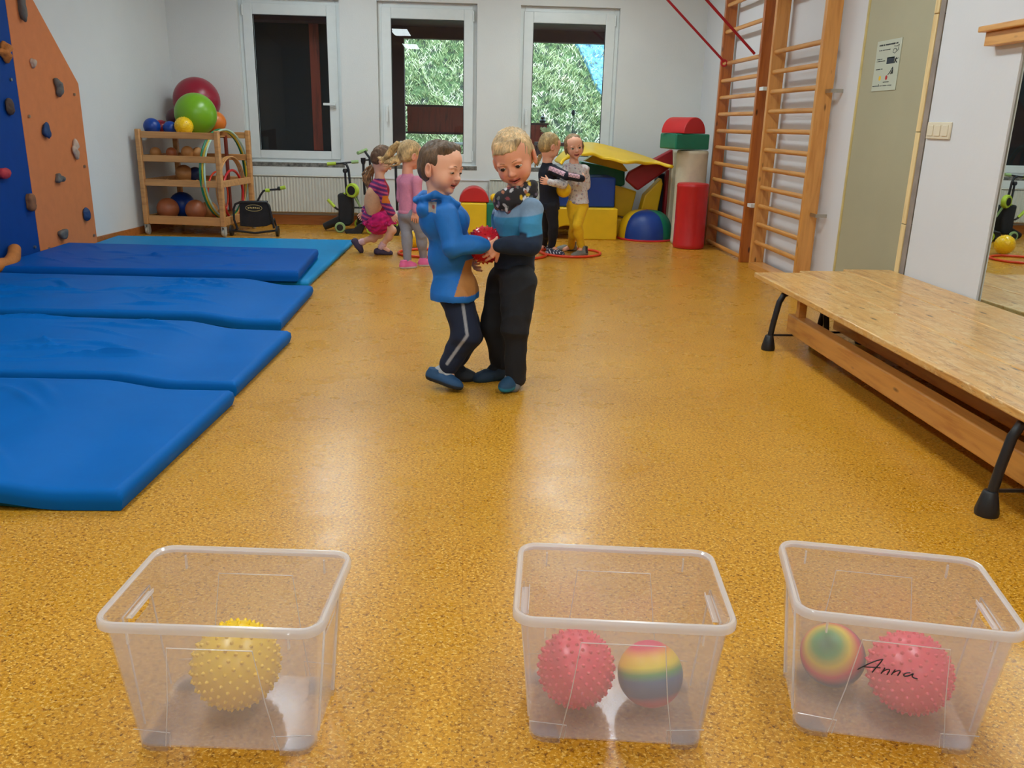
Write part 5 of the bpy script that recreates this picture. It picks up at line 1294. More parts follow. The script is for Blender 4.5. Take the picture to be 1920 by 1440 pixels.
# ---------------------------------------------------------- BOY IN THE BLUE HOODIE
def boy_a():
    Y = 3.66; T = W(827, 315, 3.66); R = head_R(-90-30, 9, -3); sc = 1.0
    p = person('person in a bright blue hooded jacket and navy striped track pants, holding the red ball', (W(850, 715, 3.67).x, 3.66, 0))
    nk = W(821, 372, 3.665); chest = W(839, 415, 3.68); belly = W(848, 480, 3.68); hip = W(853, 545, 3.67)
    shR = W(836, 400, 3.575); elR = W(851, 463, 3.52); wrR = W(909, 459, 3.545)
    shL = W(846, 400, 3.79); elL = W(866, 462, 3.87); wrL = W(883, 486, 3.80)
    hpR = W(857, 556, 3.63); knR = W(875, 626, 3.56); anR = W(838, 692, 3.56)
    hpL = W(858, 556, 3.72); knL = W(880, 626, 3.72); anL = V(W(850, 696, 3.68).x, 3.69, .075)
    s = SDF(.0026); add_head(s, R, T, sc, smile=.8, open_=.25, lid=.85)
    s.frame(); hb = Vector(T)+Matrix(R.tolist()) @ V(0, -.025, -.06)
    s.cap(hb, nk, .034, .036, k=.02); s.cap(nk, chest, .038, .075, k=.03); s.cap(chest, belly, .075, .07, k=.03); s.cap(belly, hip, .07, .075, k=.03)
    for a, b, c_ in ((shR, elR, wrR), (shL, elL, wrL)): s.cap(chest, a, .05, .03, k=.02); s.chain([a, b, c_], [.027, .022, .0165], .015)
    for a, b, c_ in ((hpR, knR, anR), (hpL, knL, anL)): s.cap(hip, a, .06, .05, k=.02); s.chain([a, b, c_], [.048, .036, .025], .015)
    for an, toe in ((anR, W(846, 712, 3.53)), (anL, V(anL.x+.05, 3.685, .03))): s.cap(an, toe, .024, .02, k=.01)
    add_hand(s, wrR, W(921, 466, 3.58)-wrR, V(.1, .9, .15), 1.0, (.5, .6, .6, .6), 1)
    add_hand(s, wrL, V(.2, -.75, -.25), V(.9, .1, .35), 1.0, (.35, .4, .45, .5), -1)
    me = s.mesh('body', skin_color(R, T, sc, open_=.25, smile=.8)); place(me, 'body', 'skin', p, OFF[p.name])
    add_face_parts(p, R, T, sc, 'brow', (-.1, -.65), .85)
    # hair
    s = SDF(.003); s.frame(R, T, sc); s.ell((0, -.014, .033), (.0775, .0925, .080), k=0); s.ell((0, -.045, -.015), (.066, .055, .055), k=.03)
    s.ell((0, .077, .000), (.055, .044, .048), k=.010, op='s'); s.ell((0, .06, -.055), (.095, .085, .055), k=.006, op='s')
    for x in (-1, 1): s.ell((x*.085, -.004, -.012), (.02, .023, .034), k=.004, op='s')
    s.cap((-.042, .029, .082), (.042, .029, .082), .026, .026, k=.02)
    s.plane((0, 0, -.066), (0, .35, -1)); s.frame()
    bh = c3(98, 76, 56)
    me = s.mesh('hair', lambda P: bh*(1+.25*vnoise(P, 90, 2))[:, None].clip(.5, 1.6), lambda P: .0011*vnoise(P*np.array([1, 1, .4]), 300, 3)); place(me, 'hair', 'hairv', p, OFF[p.name])
    # jacket
    s = SDF(.0036); s.cap(nk+V(0, 0, -.022), chest, .052, .082, k=.03); s.ell(chest+V(-.014, 0, 0), (.104, .122, .095), R=np.array(Ry(.1)), k=.035)
    s.ell(belly+V(-.012, 0, 0), (.100, .112, .115), k=.035); s.ell(hip+V(-.004, 0, .03), (.098, .116, .085), k=.03)
    s.ell(hip+V(-.004, 0, -.015), (.104, .152, .090), k=.02); s.cap(hip+V(-.002, 0, -.01), hip+V(-.002, 0, -.04), .09, .09, k=.02)
    for a, b, c_ in ((shR, elR, wrR), (shL, elL, wrL)):
        s.cap(chest+V(0, 0, .02), a, .050, .040, k=.03); s.chain([a, b], [.050, .045], .007); m_ = b.lerp(c_, .82); s.cap(b, m_, .045, .038, k=.008); s.cap(m_, c_.lerp(m_, .05), .034, .027, k=.008)
    s.plane(hip+V(0, 0, -.030), (.06, 0, -1))
    # hood lying on the back
    hd = W(795, 374, 3.67); fr_ = W(838, 366, 3.62); fl = W(846, 364, 3.76)
    s.chain([W(858, 383, 3.61), W(841, 372, 3.59), W(817, 365, 3.58), W(795, 371, 3.62), W(781, 374, 3.68), W(796, 366, 3.76), W(828, 366, 3.80), W(856, 382, 3.76)], [.013, .017, .019, .019, .016, .018, .015, .010], .012)
    s.ell(W(801, 390, 3.67), (.046, .088, .050), R=np.array(Ry(.35)), k=.006); s.cap(W(796, 374, 3.66), W(777, 376, 3.655), .020, .009, k=.01); s.ell(W(808, 362, 3.67), (.050, .060, .030), R=np.array(Ry(.2)), k=.008, op='s')
    s.ell(W(806, 408, 3.67), (.032, .062, .034), R=np.array(Ry(.3)), k=.006)
    blu = c3(8, 108, 192); brn = c3(188, 124, 62); wht = c3(170, 160, 150)
    z_b = W(870, 552, 3.6).z
    def jc(P):
        c = np.tile(blu, (len(P), 1)); x, y, z = P.T
        xf = W(873, 500, 3.62).x; zt_ = W(880, 487, 3.62).z; zl = W(870, 549, 3.62).z
        edge = xf-(zt_-z)*.33
        m = (x > edge) & (z < zt_) & (z > zl) & (y < 3.72); c[m] = brn
        m = z < W(830, 551, 3.6).z; c[m] = blu*.9
        lb = npv(W(811, 388, 3.60)); m = (np.abs(x-lb[0]) < .016+.0*z) & (np.abs(z-lb[2]) < .020) & (y < 3.66); c[m] = wht
        m = (np.abs(x-lb[0]-.004) < .005) & (np.abs(z-lb[2]) < .007) & (y < 3.66); c[m] = c3(150, 60, 50)
        return c
    me = s.mesh('jacket', jc, folds(.0058, 30, 4, zs=(1, 1, .8))); place(me, 'hooded_jacket', 'shiny_cloth', p, OFF[p.name])
    # trousers
    s = SDF(.0036); s.ell(hip+V(.0, 0, -.02), (.080, .100, .07), k=0)
    for a, b, c_ in ((hpR, knR, anR), (hpL, knL, anL)): s.cap(a, b, .068, .064, k=.025); s.cap(b, c_.lerp(b, .12), .063, .044, k=.015); s.cap(c_.lerp(b, .12), c_.lerp(b, -.02), .037, .034, k=.006, flat=True)
    nv = c3(14, 26, 52); gy = c3(150, 150, 156)
    A = [npv(W(866, 563, 3.5)), npv(W(876, 628, 3.5)), npv(W(838, 684, 3.5))]
    def tc(P):
        c = np.tile(nv, (len(P), 1)); x, y, z = P.T; dm = np.full(len(P), 9.)
        for a, b in ((A[0], A[1]), (A[1], A[2])):
            # compare in the plane facing sideways
            D = (b-a)[[0, 2]]; q = np.stack([x-a[0]*y/3.5, z-a[2]*1.0-(CAMH-a[2])*(0)], 1)
            xs = x*3.5/y; zs_ = (z-CAMH)*3.5/y+CAMH if False else z+0*y
            q = np.stack([x-a[0]*(1+(y-3.5)/3.5), zs_-a[2]+(0)], 1)
            t = np.clip((q @ D)/(D @ D), 0, 1); dm = np.minimum(dm, np.linalg.norm(q-t[:, None]*D, axis=1))
        w1 = (np.clip((.0065-dm)/.003+.5, 0, 1)*(y < 3.55))[:, None]; return c*(1-w1)+gy*w1
    me = s.mesh('trousers', tc, folds(.005, 36, 8, zs=(.7, .7, 1.3))); place(me, 'track_pants', 'cloth', p, OFF[p.name])
    shb = dark_below(.013, c3(30, 34, 40), c3(30, 72, 112)); shk = dark_below(.012, c3(16, 16, 18), c3(22, 26, 34))
    a, b = W(799, 706, 3.57), W(866, 745, 3.50); b.z = max(b.z, .018)
    o = shoe(p, a-V(0, 0, .008), b-V(0, 0, .008), V(.35, 0, .9), colf=shb, name='shoe', high=.055); o['label'] = 'teal blue shoe, heel raised'
    o = shoe(p, V(W(846, 716, 3.7).x, 3.70, 0), V(W(885, 716, 3.68).x+.015, 3.68, 0), V(0, 0, 1), colf=shk, name='shoe', high=.05); o['label'] = 'black shoe flat on the floor'
    sk = SDF(.003); sk.cap(anR.lerp(knR, .02), W(815, 703, 3.56), .030, .028, k=.01); sk.cap(anR, W(840, 706, 3.54), .028, .026, k=.01); me = sk.mesh('sock', lambda P: np.tile(c3(170, 172, 176), (len(P), 1))); place(me, 'sock', 'cloth', p, OFF[p.name])
    sk = SDF(.003); sk.cap(anL.lerp(knL, .1), anL+V(.0, 0, -.03), .031, .031, k=.01); sk.cap(anL, V(anL.x+.045, 3.685, .035), .03, .024, k=.01); solid(p, 'sock', sk, c3(30, 34, 46))
boy_a()

# ---------------------------------------------------------- BOY IN THE STRIPED SWEATER
def boy_b():
    T = W(964, 298, 3.66); R = head_R(180-15, 22, 15); sc = 1.07
    p = person('person in a grey, blue and navy banded sweater, patterned neck scarf and black trousers', (W(935, 715, 3.67).x, 3.66, 0))
    Rb = np.array(Rz(math.radians(180-58)))
    nk = W(966, 366, 3.68); chest = W(968, 412, 3.69); belly = W(968, 462, 3.69); hip = W(965, 515, 3.68)
    shL = W(996, 393, 3.61); elL = W(995, 460, 3.54); wrL = W(936, 459, 3.545)
    shR = W(945, 398, 3.80); elR = W(935, 455, 3.86); wrR = W(922, 462, 3.80)
    hpL = W(972, 528, 3.63); knL = W(966, 617, 3.55); anL = W(967, 708, 3.55)
    hpR = W(946, 528, 3.74); knR = W(926, 612, 3.72); anR = V(W(938, 694, 3.72).x, 3.72, .075)
    s = SDF(.0026); add_head(s, R, T, sc, smile=1.3, open_=.1, lid=.35)
    s.frame(); hb = Vector(T)+Matrix(R.tolist()) @ V(0, -.025, -.06)
    s.cap(hb, nk, .036, .038, k=.02); s.cap(nk, chest, .04, .07, k=.03); s.cap(chest, belly, .07, .065, k=.03); s.cap(belly, hip, .065, .07, k=.03)
    for a, b, c_ in ((shR, elR, wrR), (shL, elL, wrL)): s.cap(chest, a, .05, .03, k=.02); s.chain([a, b, c_], [.027, .022, .0165], .015)
    for a, b, c_ in ((hpR, knR, anR), (hpL, knL, anL)): s.cap(hip, a, .055, .048, k=.02); s.chain([a, b, c_], [.048, .036, .025], .015)
    for an, toe in ((anL, V(anL.x-.03, 3.53, .045)), (anR, V(anR.x-.05, 3.70, .03))): s.cap(an, toe, .024, .02, k=.01)
    add_hand(s, wrL, V(-.62, .14, -.42), V(.1, .95, .0), 1.12, (.35, .42, .45, .5), 1, thumb_curl=.35)
    add_hand(s, wrR, V(-.3, -.5, .1), V(-.6, -.4, 0), 1.0, (.4, .4, .4, .4), -1)
    me = s.mesh('body', skin_color(R, T, sc, base=c3(236, 166, 134), open_=.12, smile=1.2)); place(me, 'body', 'skin', p, OFF[p.name])
    add_face_parts(p, R, T, sc, 'brow2', (.05, -.15), .35)
    s = SDF(.003); s.frame(R, T, sc); s.ell((0, -.014, .034), (.079, .094, .084), k=0); s.ell((0, -.045, -.01), (.068, .055, .055), k=.03)
    s.ell((0, .085, .000), (.062, .050, .046), k=.008, op='s'); s.ell((0, .065, -.055), (.1, .09, .05), k=.006, op='s')
    for x in (-1, 1): s.ell((x*.088, -.004, -.014), (.022, .023, .034), k=.004, op='s')
    for i in range(9):                                            # short fringe locks
        x = -.045+i*.0115; s.cap((x-.014, .052, .086), (x+.004, .0835-abs(x)*.35, .060+.003*math.sin(i*2.3)), .008, .0045, k=.008)
    s.plane((0, 0, -.060), (0, .35, -1)); s.frame()
    bh = c3(206, 174, 128)
    me = s.mesh('hair', lambda P: bh*(1+.22*vnoise(P, 110, 5))[:, None].clip(.5, 1.5), lambda P: .0014*vnoise(P*np.array([1, 1, .35]), 320, 6)); place(me, 'hair', 'hairv', p, OFF[p.name])
    # sweater
    s = SDF(.0036); s.cap(nk+V(0, 0, -.02), chest, .05, .075, k=.03); s.ell(chest, (.112, .085, .095), R=Rb, k=.035); s.ell(belly, (.100, .088, .10), R=Rb, k=.035)
    s.cap(belly+V(0, 0, -.04), hip+V(0, 0, .02), .088, .086, k=.015, flat=True)
    for a, b, c_ in ((shR, elR, wrR), (shL, elL, wrL)):
        s.cap(chest+V(0, 0, .02), a, .052, .042, k=.03); s.chain([a, b], [.049, .043], .007); m_ = b.lerp(c_, .85); s.cap(b, m_, .043, .036, k=.008); s.cap(m_, c_.lerp(m_, .03), .031, .028, k=.006)
    z1 = W(970, 402, 3.6).z; z2 = W(960, 438, 3.6).z
    g_, b_, n_ = c3(126, 152, 180), c3(58, 136, 178), c3(18, 34, 58)
    def sw(P):
        x, y, z = P.T; c = np.tile(n_, (len(P), 1)); zz = z+.012*np.sin(x*9)+(x-T.x)*-.10
        w1 = np.clip((zz-z2)/.004+.5, 0, 1)[:, None]; c = c*(1-w1)+b_*w1; w1 = np.clip((zz-z1)/.004+.5, 0, 1)[:, None]; c = c*(1-w1)+g_*w1
        A_, B_ = npv(elL), npv(wrL); D = B_-A_; t = ((P-A_) @ D)/(D @ D); dd = np.linalg.norm(P-A_-np.clip(t, 0, 1)[:, None]*D, axis=1)
        w1 = (np.clip((t-.10)/.06, 0, 1)*np.clip((.058-dd)/.008, 0, 1))[:, None]; c = c*(1-w1)+n_*w1
        return c
    me = s.mesh('sweater', sw, folds(.0058, 34, 14)); place(me, 'sweater', 'cloth', p, OFF[p.name])
    # scarf
    s = SDF(.0034); pts = []
    cx = nk+V(.004, .002, .014)
    for i in range(13):
        a = 2*PI*i/12; pts.append(cx+V(.066*math.cos(a), .062*math.sin(a), .026*math.cos(a+.1)-.004))
    s.chain(pts, [.024]*13, .02); s.ell(nk+V(-.028, -.05, -.018), (.052, .030, .042), k=.03); s.cap(nk+V(-.035, -.055, -.03), nk+V(-.03, -.065, -.062), .03, .012, k=.02)
    s.chain([p_+V(0, 0, -.024) for p_ in pts], [.022]*13, .02)
    def scf(P):
        c = np.tile(c3(40, 38, 42), (len(P), 1)); rs = np.random.RandomState(12); cols = [c3(190, 188, 192), c3(216, 178, 40), c3(170, 110, 80), c3(110, 112, 110), c3(130, 60, 66), c3(225, 222, 228), c3(112, 100, 120)]
        idx = rs.choice(len(P), 150)
        for k, i in enumerate(idx):
            d = P-P[i]; a = rs.uniform(0, 3); u = d[:, 0]*math.cos(a)+d[:, 2]*math.sin(a); w_ = -d[:, 0]*math.sin(a)+d[:, 2]*math.cos(a)
            m = (u/.011)**2+(w_/.0065)**2+(d[:, 1]/.012)**2 < 1; c[m] = cols[k % 7]
        return c
    me = s.mesh('neck_scarf', scf, folds(.0045, 60, 20)); place(me, 'neck_scarf', 'cloth', p, OFF[p.name])
    # trousers
    s = SDF(.0036); s.ell(hip, (.098, .082, .075), R=Rb, k=0)
    s.cap(hpL, knL, .082, .058, k=.025); s.cap(knL, anL, .056, .043, k=.012); s.cap(anL, anL.lerp(knL, -.06), .043, .042, k=.004, flat=True)
    s.cap(hpR, knR, .080, .060, k=.025); s.cap(knR, anR, .055, .043, k=.012); s.cap(anR, anR.lerp(knR, -.08), .043, .044, k=.004, flat=True)
    me = s.mesh('trousers', lambda P: np.tile(c3(20, 20, 26), (len(P), 1)), folds(.0050, 30, 28, zs=(1, 1, 1.15))); place(me, 'trousers', 'cloth', p, OFF[p.name])
    s = SDF(.003); s.cap(anL.lerp(knL, .1), anL+V(-.01, -.02, -.03), .033, .031, k=.01); s.cap(anL+V(0, 0, -.02), V(anL.x-.025, 3.545, .05), .03, .026, k=.01); solid(p, 'sock', s, c3(120, 126, 134))
    s = SDF(.003); s.cap(anR.lerp(knR, .1), anR+V(0, 0, -.03), .033, .031, k=.01); s.cap(anR, V(anR.x-.045, 3.70, .035), .03, .024, k=.01); solid(p, 'sock', s, c3(24, 26, 34))
    shb = dark_below(.016, c3(28, 122, 150), c3(24, 66, 98)); shk = dark_below(.014, c3(18, 48, 66), c3(20, 44, 66))
    a, b = W(974, 737, 3.58), W(938, 746, 3.46)
    o = shoe(p, V(W(978, 737, 3.6).x, 3.615, .030), V(W(978, 737, 3.6).x-.098, 3.475, .010), V(-.05, -.35, 1), colf=shb, name='shoe', high=.052); o['label'] = 'turquoise shoe pointing to the camera'
    h = F(946, 713); o = shoe(p, V(h.x+.012, 3.72, 0), V(W(886, 716, 3.66).x, 3.66, 0), V(0, 0, 1), colf=shk, name='shoe', high=.052); o['label'] = 'dark blue shoe flat on the floor'
boy_b()
c = W(910, 459, 3.69); spiky(c, .0785, 'red_ball', 'red knobbly ball held between the two boys', None, 170, .006, seg=56, rings=34)

# ---------------------------------------------------------- GENERIC BODY FOR THE GIRLS
def skin_body(p, R, T, sc, J, base=SK, smile=.5, open_=0, vox=.0036, hands=(), skinleg=1.0, lid=.1, torso=.06):
    s = SDF(vox); add_head(s, R, T, sc, smile, open_, lid); s.frame()
    hb = Vector(T)+Matrix(R.tolist()) @ V(0, -.025, -.06)
    s.cap(hb, J['nk'], .031, .033, k=.02); s.cap(J['nk'], J['chest'], .036, torso, k=.03); s.cap(J['chest'], J['hip'], torso, torso, k=.03)
    for q in 'RL':
        s.cap(J['chest'], J['sh'+q], .045, .028, k=.02); s.chain([J['sh'+q], J['el'+q], J['wr'+q]], [.026, .021, .016], .015)
        s.cap(J['hip'], J['hp'+q], .055, .048, k=.02); s.chain([J['hp'+q], J['kn'+q], J['an'+q]], [.047*skinleg, .034*skinleg, .024*skinleg], .015)
        cm = J['kn'+q].lerp(J['an'+q], .3); s.ell(cm, (.033*skinleg, .033*skinleg, .05), k=.02)
        if 'to'+q in J: s.cap(J['an'+q], J['to'+q], .022, .018, k=.01)
    for h in hands: add_hand(s, *h[:3], **h[3])
    me = s.mesh('body', skin_color(R, T, sc, base=base, smile=smile, open_=open_)); return place(me, 'body', 'skin', p, OFF[p.name])
def strands(p, name, paths, r, col, seed=1, mat='hairv', n=16, spread=.016, taper=True):
    rs = np.random.RandomState(seed); s = SDF(.003); m = len(paths); P0 = [Vector(q) for q in paths]
    for lane in range(7):                                     # the mass of hair as overlapping locks
        o = rs.normal(size=3)*spread*.22; s.chain([q+Vector((o*math.sin(PI*min(1, .15+.8*i/(m-1)))).tolist()) for i, q in enumerate(P0)], [r*(1.9 if i < m-1 else .7) for i in range(m)], .008)
    for k in range(n):                                        # loose wisps at the outside
        o = rs.normal(size=3)*spread*.42; pts = [q+Vector((o*math.sin(PI*min(1, .1+.75*i/(m-1)))).tolist()) for i, q in enumerate(P0)]
        s.chain(pts[:-1]+[pts[-1]+Vector((rs.normal(size=3)*.008).tolist())], [r*(1-.6*i/(m-1)) for i in range(m)], .008)
    return solid(p, name, s, lambda P: col*(1+.3*vnoise(P, 120, seed))[:, None].clip(.5, 1.6), None, mat)
def long_hair(p, R, T, sc, col, seed=1, face=True, low=-.05, extra=None):
    s = SDF(.0034); s.frame(R, T, sc); s.ell((0, -.016, .033), (.080, .094, .083), k=0); s.ell((0, -.045, -.012), (.070, .060, .062), k=.03)
    s.ell((0, .085, -.004), (.064, .052, .060), k=.012, op='s'); s.ell((0, .065, -.060), (.095, .085, .045), k=.008, op='s')
    for x in (-1, 1): s.ell((x*.088, -.002, -.016), (.022, .022, .030), k=.004, op='s')
    s.plane((0, 0, low), (0, .3, -1)); s.frame()
    return solid(p, 'hair', s, lambda P: col*(1+.25*vnoise(P, 110, seed))[:, None].clip(.5, 1.6), lambda P: .0016*vnoise(P*np.array([1, 1, .4]), 280, seed+2), 'hairv')

# ---------------------------------------------------------- GIRL IN THE STRIPED CARDIGAN
def girl_1():
    T = W(718, 300, 7.40); R = head_R(-90+6, 34, 0); sc = 1.0
    p = person('person in a pink and purple striped cardigan and ruffled magenta skirt, running to the right', (-.80, 7.45, 0))
    J = dict(nk=W(712, 334, 7.40), chest=W(710, 357, 7.42), hip=W(704, 402, 7.44), shR=W(716, 351, 7.33), elR=W(722, 380, 7.30), wrR=W(735, 402, 7.28),
             shL=W(712, 349, 7.52), elL=W(700, 372, 7.56), wrL=W(683, 398, 7.56), hpR=W(716, 408, 7.39), knR=W(736, 432, 7.38), anR=W(716, 462, 7.42),
             hpL=W(710, 408, 7.50), knL=W(712, 440, 7.50), anL=W(676, 455, 7.52), toR=W(728, 470, 7.40), toL=W(668, 462, 7.52))
    hands = [(J['wrR'], W(741, 410, 7.27)-J['wrR'], V(0, 1, 0), dict(sc=.95, thumb_side=1)), (J['wrL'], V(-.5, 0, -.6), V(0, -1, 0), dict(sc=.95, thumb_side=-1))]
    skin_body(p, R, T, sc, J, c3(232, 178, 150), smile=.2, hands=hands, skinleg=.93); add_face_parts(p, R, T, sc, 'brow')
    long_hair(p, R, T, sc, c3(104, 74, 50), 3, low=-.055)
    strands(p, 'ponytail', [W(704, 308, 7.44), W(696, 318, 7.44), W(690, 330, 7.44), W(690, 342, 7.43), W(694, 352, 7.42)], .008, c3(150, 110, 72), 4, n=12, spread=.045)
    o = MB().ring(W(702, 312, 7.43), .022, .008, Ry(.8), 16, 8).build('hair_tie', 'sock', p, smooth=180)
    mg, pu, pk = c3(196, 50, 100), c3(92, 44, 110), c3(206, 96, 140)
    s = SDF(.004); s.cap(J['nk']+V(0, 0, -.02), J['chest'], .045, .068, k=.02); s.ell(J['chest'], (.085, .098, .09), k=.03); s.cap(J['chest'], J['hip'], .085, .088, k=.02); s.cap(J['hip'], J['hip']+V(-.03, 0, -.03), .085, .09, k=.02)
    for q in 'RL': s.cap(J['chest'], J['sh'+q], .05, .042, k=.02); s.chain([J['sh'+q], J['el'+q], J['wr'+q].lerp(J['el'+q], .08)], [.043, .036, .032], .012)
    def cardi(P):
        x, y, z = P.T; t = np.sin((z+.25*x)*2*PI/.036); c = np.where((t > 0)[:, None], mg, pu); c[(t > .9)] = pk
        # red dress front
        ax = npv(J['chest']); ux = npv(J['hip'])-ax; ux /= np.linalg.norm(ux); fr_ = np.array([ -ux[2], 0, ux[0]]); 
        fr_ = fr_ if fr_[0] > 0 else -fr_
        d = (P-ax) @ fr_; c[(d > .04) & (np.abs(y-7.43) < .085)] = c3(168, 26, 46)
        oz_ = npv(W(739, 372, 7.4)); m = (d > .05) & (np.abs(z-oz_[2]) < .03); c[m] = c3(226, 120, 30)
        return c
    solid(p, 'cardigan', s, cardi, folds(.004, 40, 3))
    s = SDF(.004); Rl = np.array(Ry(math.radians(8)))                    # peach plush back panel
    c0 = W(700, 377, 7.35); s.ell(c0+V(.002, .030, 0), (.080, .066, .140), R=Rl, k=0); s.ell(W(713, 350, 7.36)+V(0, .02, 0), (.026, .04, .07), k=.03)
    solid(p, 'plush_vest', s, c3(222, 172, 134), folds(.002, 40, 7))
    s = SDF(.004); s.cap(J['hip']+V(0, 0, .01), J['hip']+V(.026, -.004, -.045), .095, .126, k=.01)
    for lay, (z0_, rr_, n_) in enumerate(((-.030, .105, 34), (-.050, .118, 38), (-.068, .126, 40))):
        for i in range(n_):
            a = 2*PI*i/n_+lay*.1; c_ = J['hip']+V(.028+rr_*1.08*math.cos(a), rr_*.98*math.sin(a), z0_+.006*math.sin(i*2.4)); s.cap(c_+V(-.02*math.cos(a), -.02*math.sin(a), .02), c_+V(.006*math.sin(i), 0, -.006), .012, .010, k=.005)
    solid(p, 'ruffled_skirt', s, lambda P: c3(206, 24, 110)*(1+.3*vnoise(P, 130, 4))[:, None].clip(.5, 1.5), folds(.004, 110, 6))
    dk = dark_below(.008, c3(56, 44, 60), c3(66, 50, 74))
    h = F(702, 477); o = shoe(p, V(h.x, 7.43, 0), V(F(738, 475).x+.0, 7.41, 0), V(0, 0, 1), colf=dk, high=.045, vox=.0036)
    o = shoe(p, W(658, 452, 7.52), W(677, 476, 7.50), V(.8, 0, .5), colf=dk, high=.045, vox=.0036)
    for an, kn in ((J['anR'], J['knR']), (J['anL'], J['knL'])):
        s = SDF(.0036); s.cap(an.lerp(kn, .13), an.lerp(kn, -.05), .031, .030, k=.004); solid(p, 'sock', s, lambda P: c3(232, 190, 196)*(1+.15*np.sign(np.sin(P[:, 2]*600)))[:, None])
girl_1()

# ---------------------------------------------------------- GIRL IN PINK
def girl_2():
    T = W(770, 291, 6.80); R = head_R(-90+32, 14, 0); sc = .98
    p = person('person in a pink long-sleeved top, grey leggings and pink shoes, blond ponytail flying', (-.40, 6.8, 0))
    J = dict(nk=W(764, 324, 6.80), chest=W(766, 347, 6.80), hip=W(768, 396, 6.80), shR=W(781, 340, 6.72), elR=W(784, 374, 6.70), wrR=W(779, 397, 6.70),
             shL=W(754, 338, 6.88), elL=W(752, 372, 6.90), wrL=W(768, 390, 6.95), hpL=W(759, 402, 6.84), knL=W(763, 443, 6.80), anL=W(764, 486, 6.78),
             hpR=W(777, 402, 6.76), knR=W(789, 440, 6.80), anR=W(794, 482, 6.86), toL=W(770, 496, 6.76), toR=W(797, 492, 6.84))
    hands = [(J['wrR'], W(777, 415, 6.70)-J['wrR'], V(.2, .9, 0), dict(sc=1.0, thumb_side=1, curl=(.2, .25, .3, .3))), (J['wrL'], V(.5, .2, -.2), V(0, 1, 0), dict(sc=.95, thumb_side=-1))]
    skin_body(p, R, T, sc, J, c3(236, 168, 140), smile=.2, hands=hands); add_face_parts(p, R, T, sc, 'brow2')
    bl = c3(212, 178, 122); long_hair(p, R, T, sc, c3(200, 168, 118), 7, low=-.05)
    strands(p, 'ponytail', [W(757, 272, 6.84), W(747, 272, 6.84), W(737, 281, 6.84), W(730, 293, 6.85), (W(722, 301, 6.86)), W(711, 297, 6.86)], .006, bl, 8, n=12, spread=.04)
    strands(p, 'flying_hair', [W(764, 281, 6.78), W(755, 292, 6.77), W(746, 299, 6.78), W(735, 303, 6.80), W(722, 306, 6.84)], .006, bl, 9, n=9, spread=.045)
    MB().ring(W(752, 271, 6.84), .020, .008, Ry(1.57), 16, 8).build('hair_tie', 'sock', p, smooth=180)
    Rb = np.array(Rz(math.radians(-58)))
    s = SDF(.004); s.cap(J['nk']+V(0, 0, -.018), J['chest'], .042, .062, k=.02); s.ell(J['chest'], (.095, .072, .08), R=Rb, k=.03); s.cap(J['chest'], J['hip'], .074, .082, k=.02); s.cap(J['hip'], J['hip']+V(0, 0, -.015), .084, .084, k=.01, flat=True)
    for q in 'RL': s.cap(J['chest'], J['sh'+q], .05, .040, k=.02); s.chain([J['sh'+q], J['el'+q], J['wr'+q].lerp(J['el'+q], .1)], [.041, .036, .029], .012)
    solid(p, 'long_sleeved_top', s, c3(222, 140, 168), folds(.0035, 34, 12))
    s = SDF(.004); s.ell(J['hip']+V(0, 0, -.03), (.082, .080, .06), k=0)
    for q in 'RL': s.cap(J['hp'+q], J['kn'+q], .060, .043, k=.02); s.cap(J['kn'+q], J['an'+q], .043, .030, k=.012); s.ell(J['kn'+q].lerp(J['an'+q], .3), (.04, .042, .06), k=.02)
    solid(p, 'leggings', s, c3(146, 144, 154), folds(.002, 40, 13))
    def pc(q):
        c = np.tile(c3(226, 100, 150), (len(q), 1)); c[q[:, 2] < .016] = c3(206, 196, 196); return c
    shoe(p, F(750, 505)+V(0, .02, 0), F(781, 502)+V(0, .02, 0), V(0, 0, 1), colf=pc, high=.065, vox=.0036)
    shoe(p, F(785, 500)+V(0, .02, 0), F(806, 499)+V(.03, .03, 0), V(0, 0, 1), colf=pc, high=.065, vox=.0036)
girl_2()

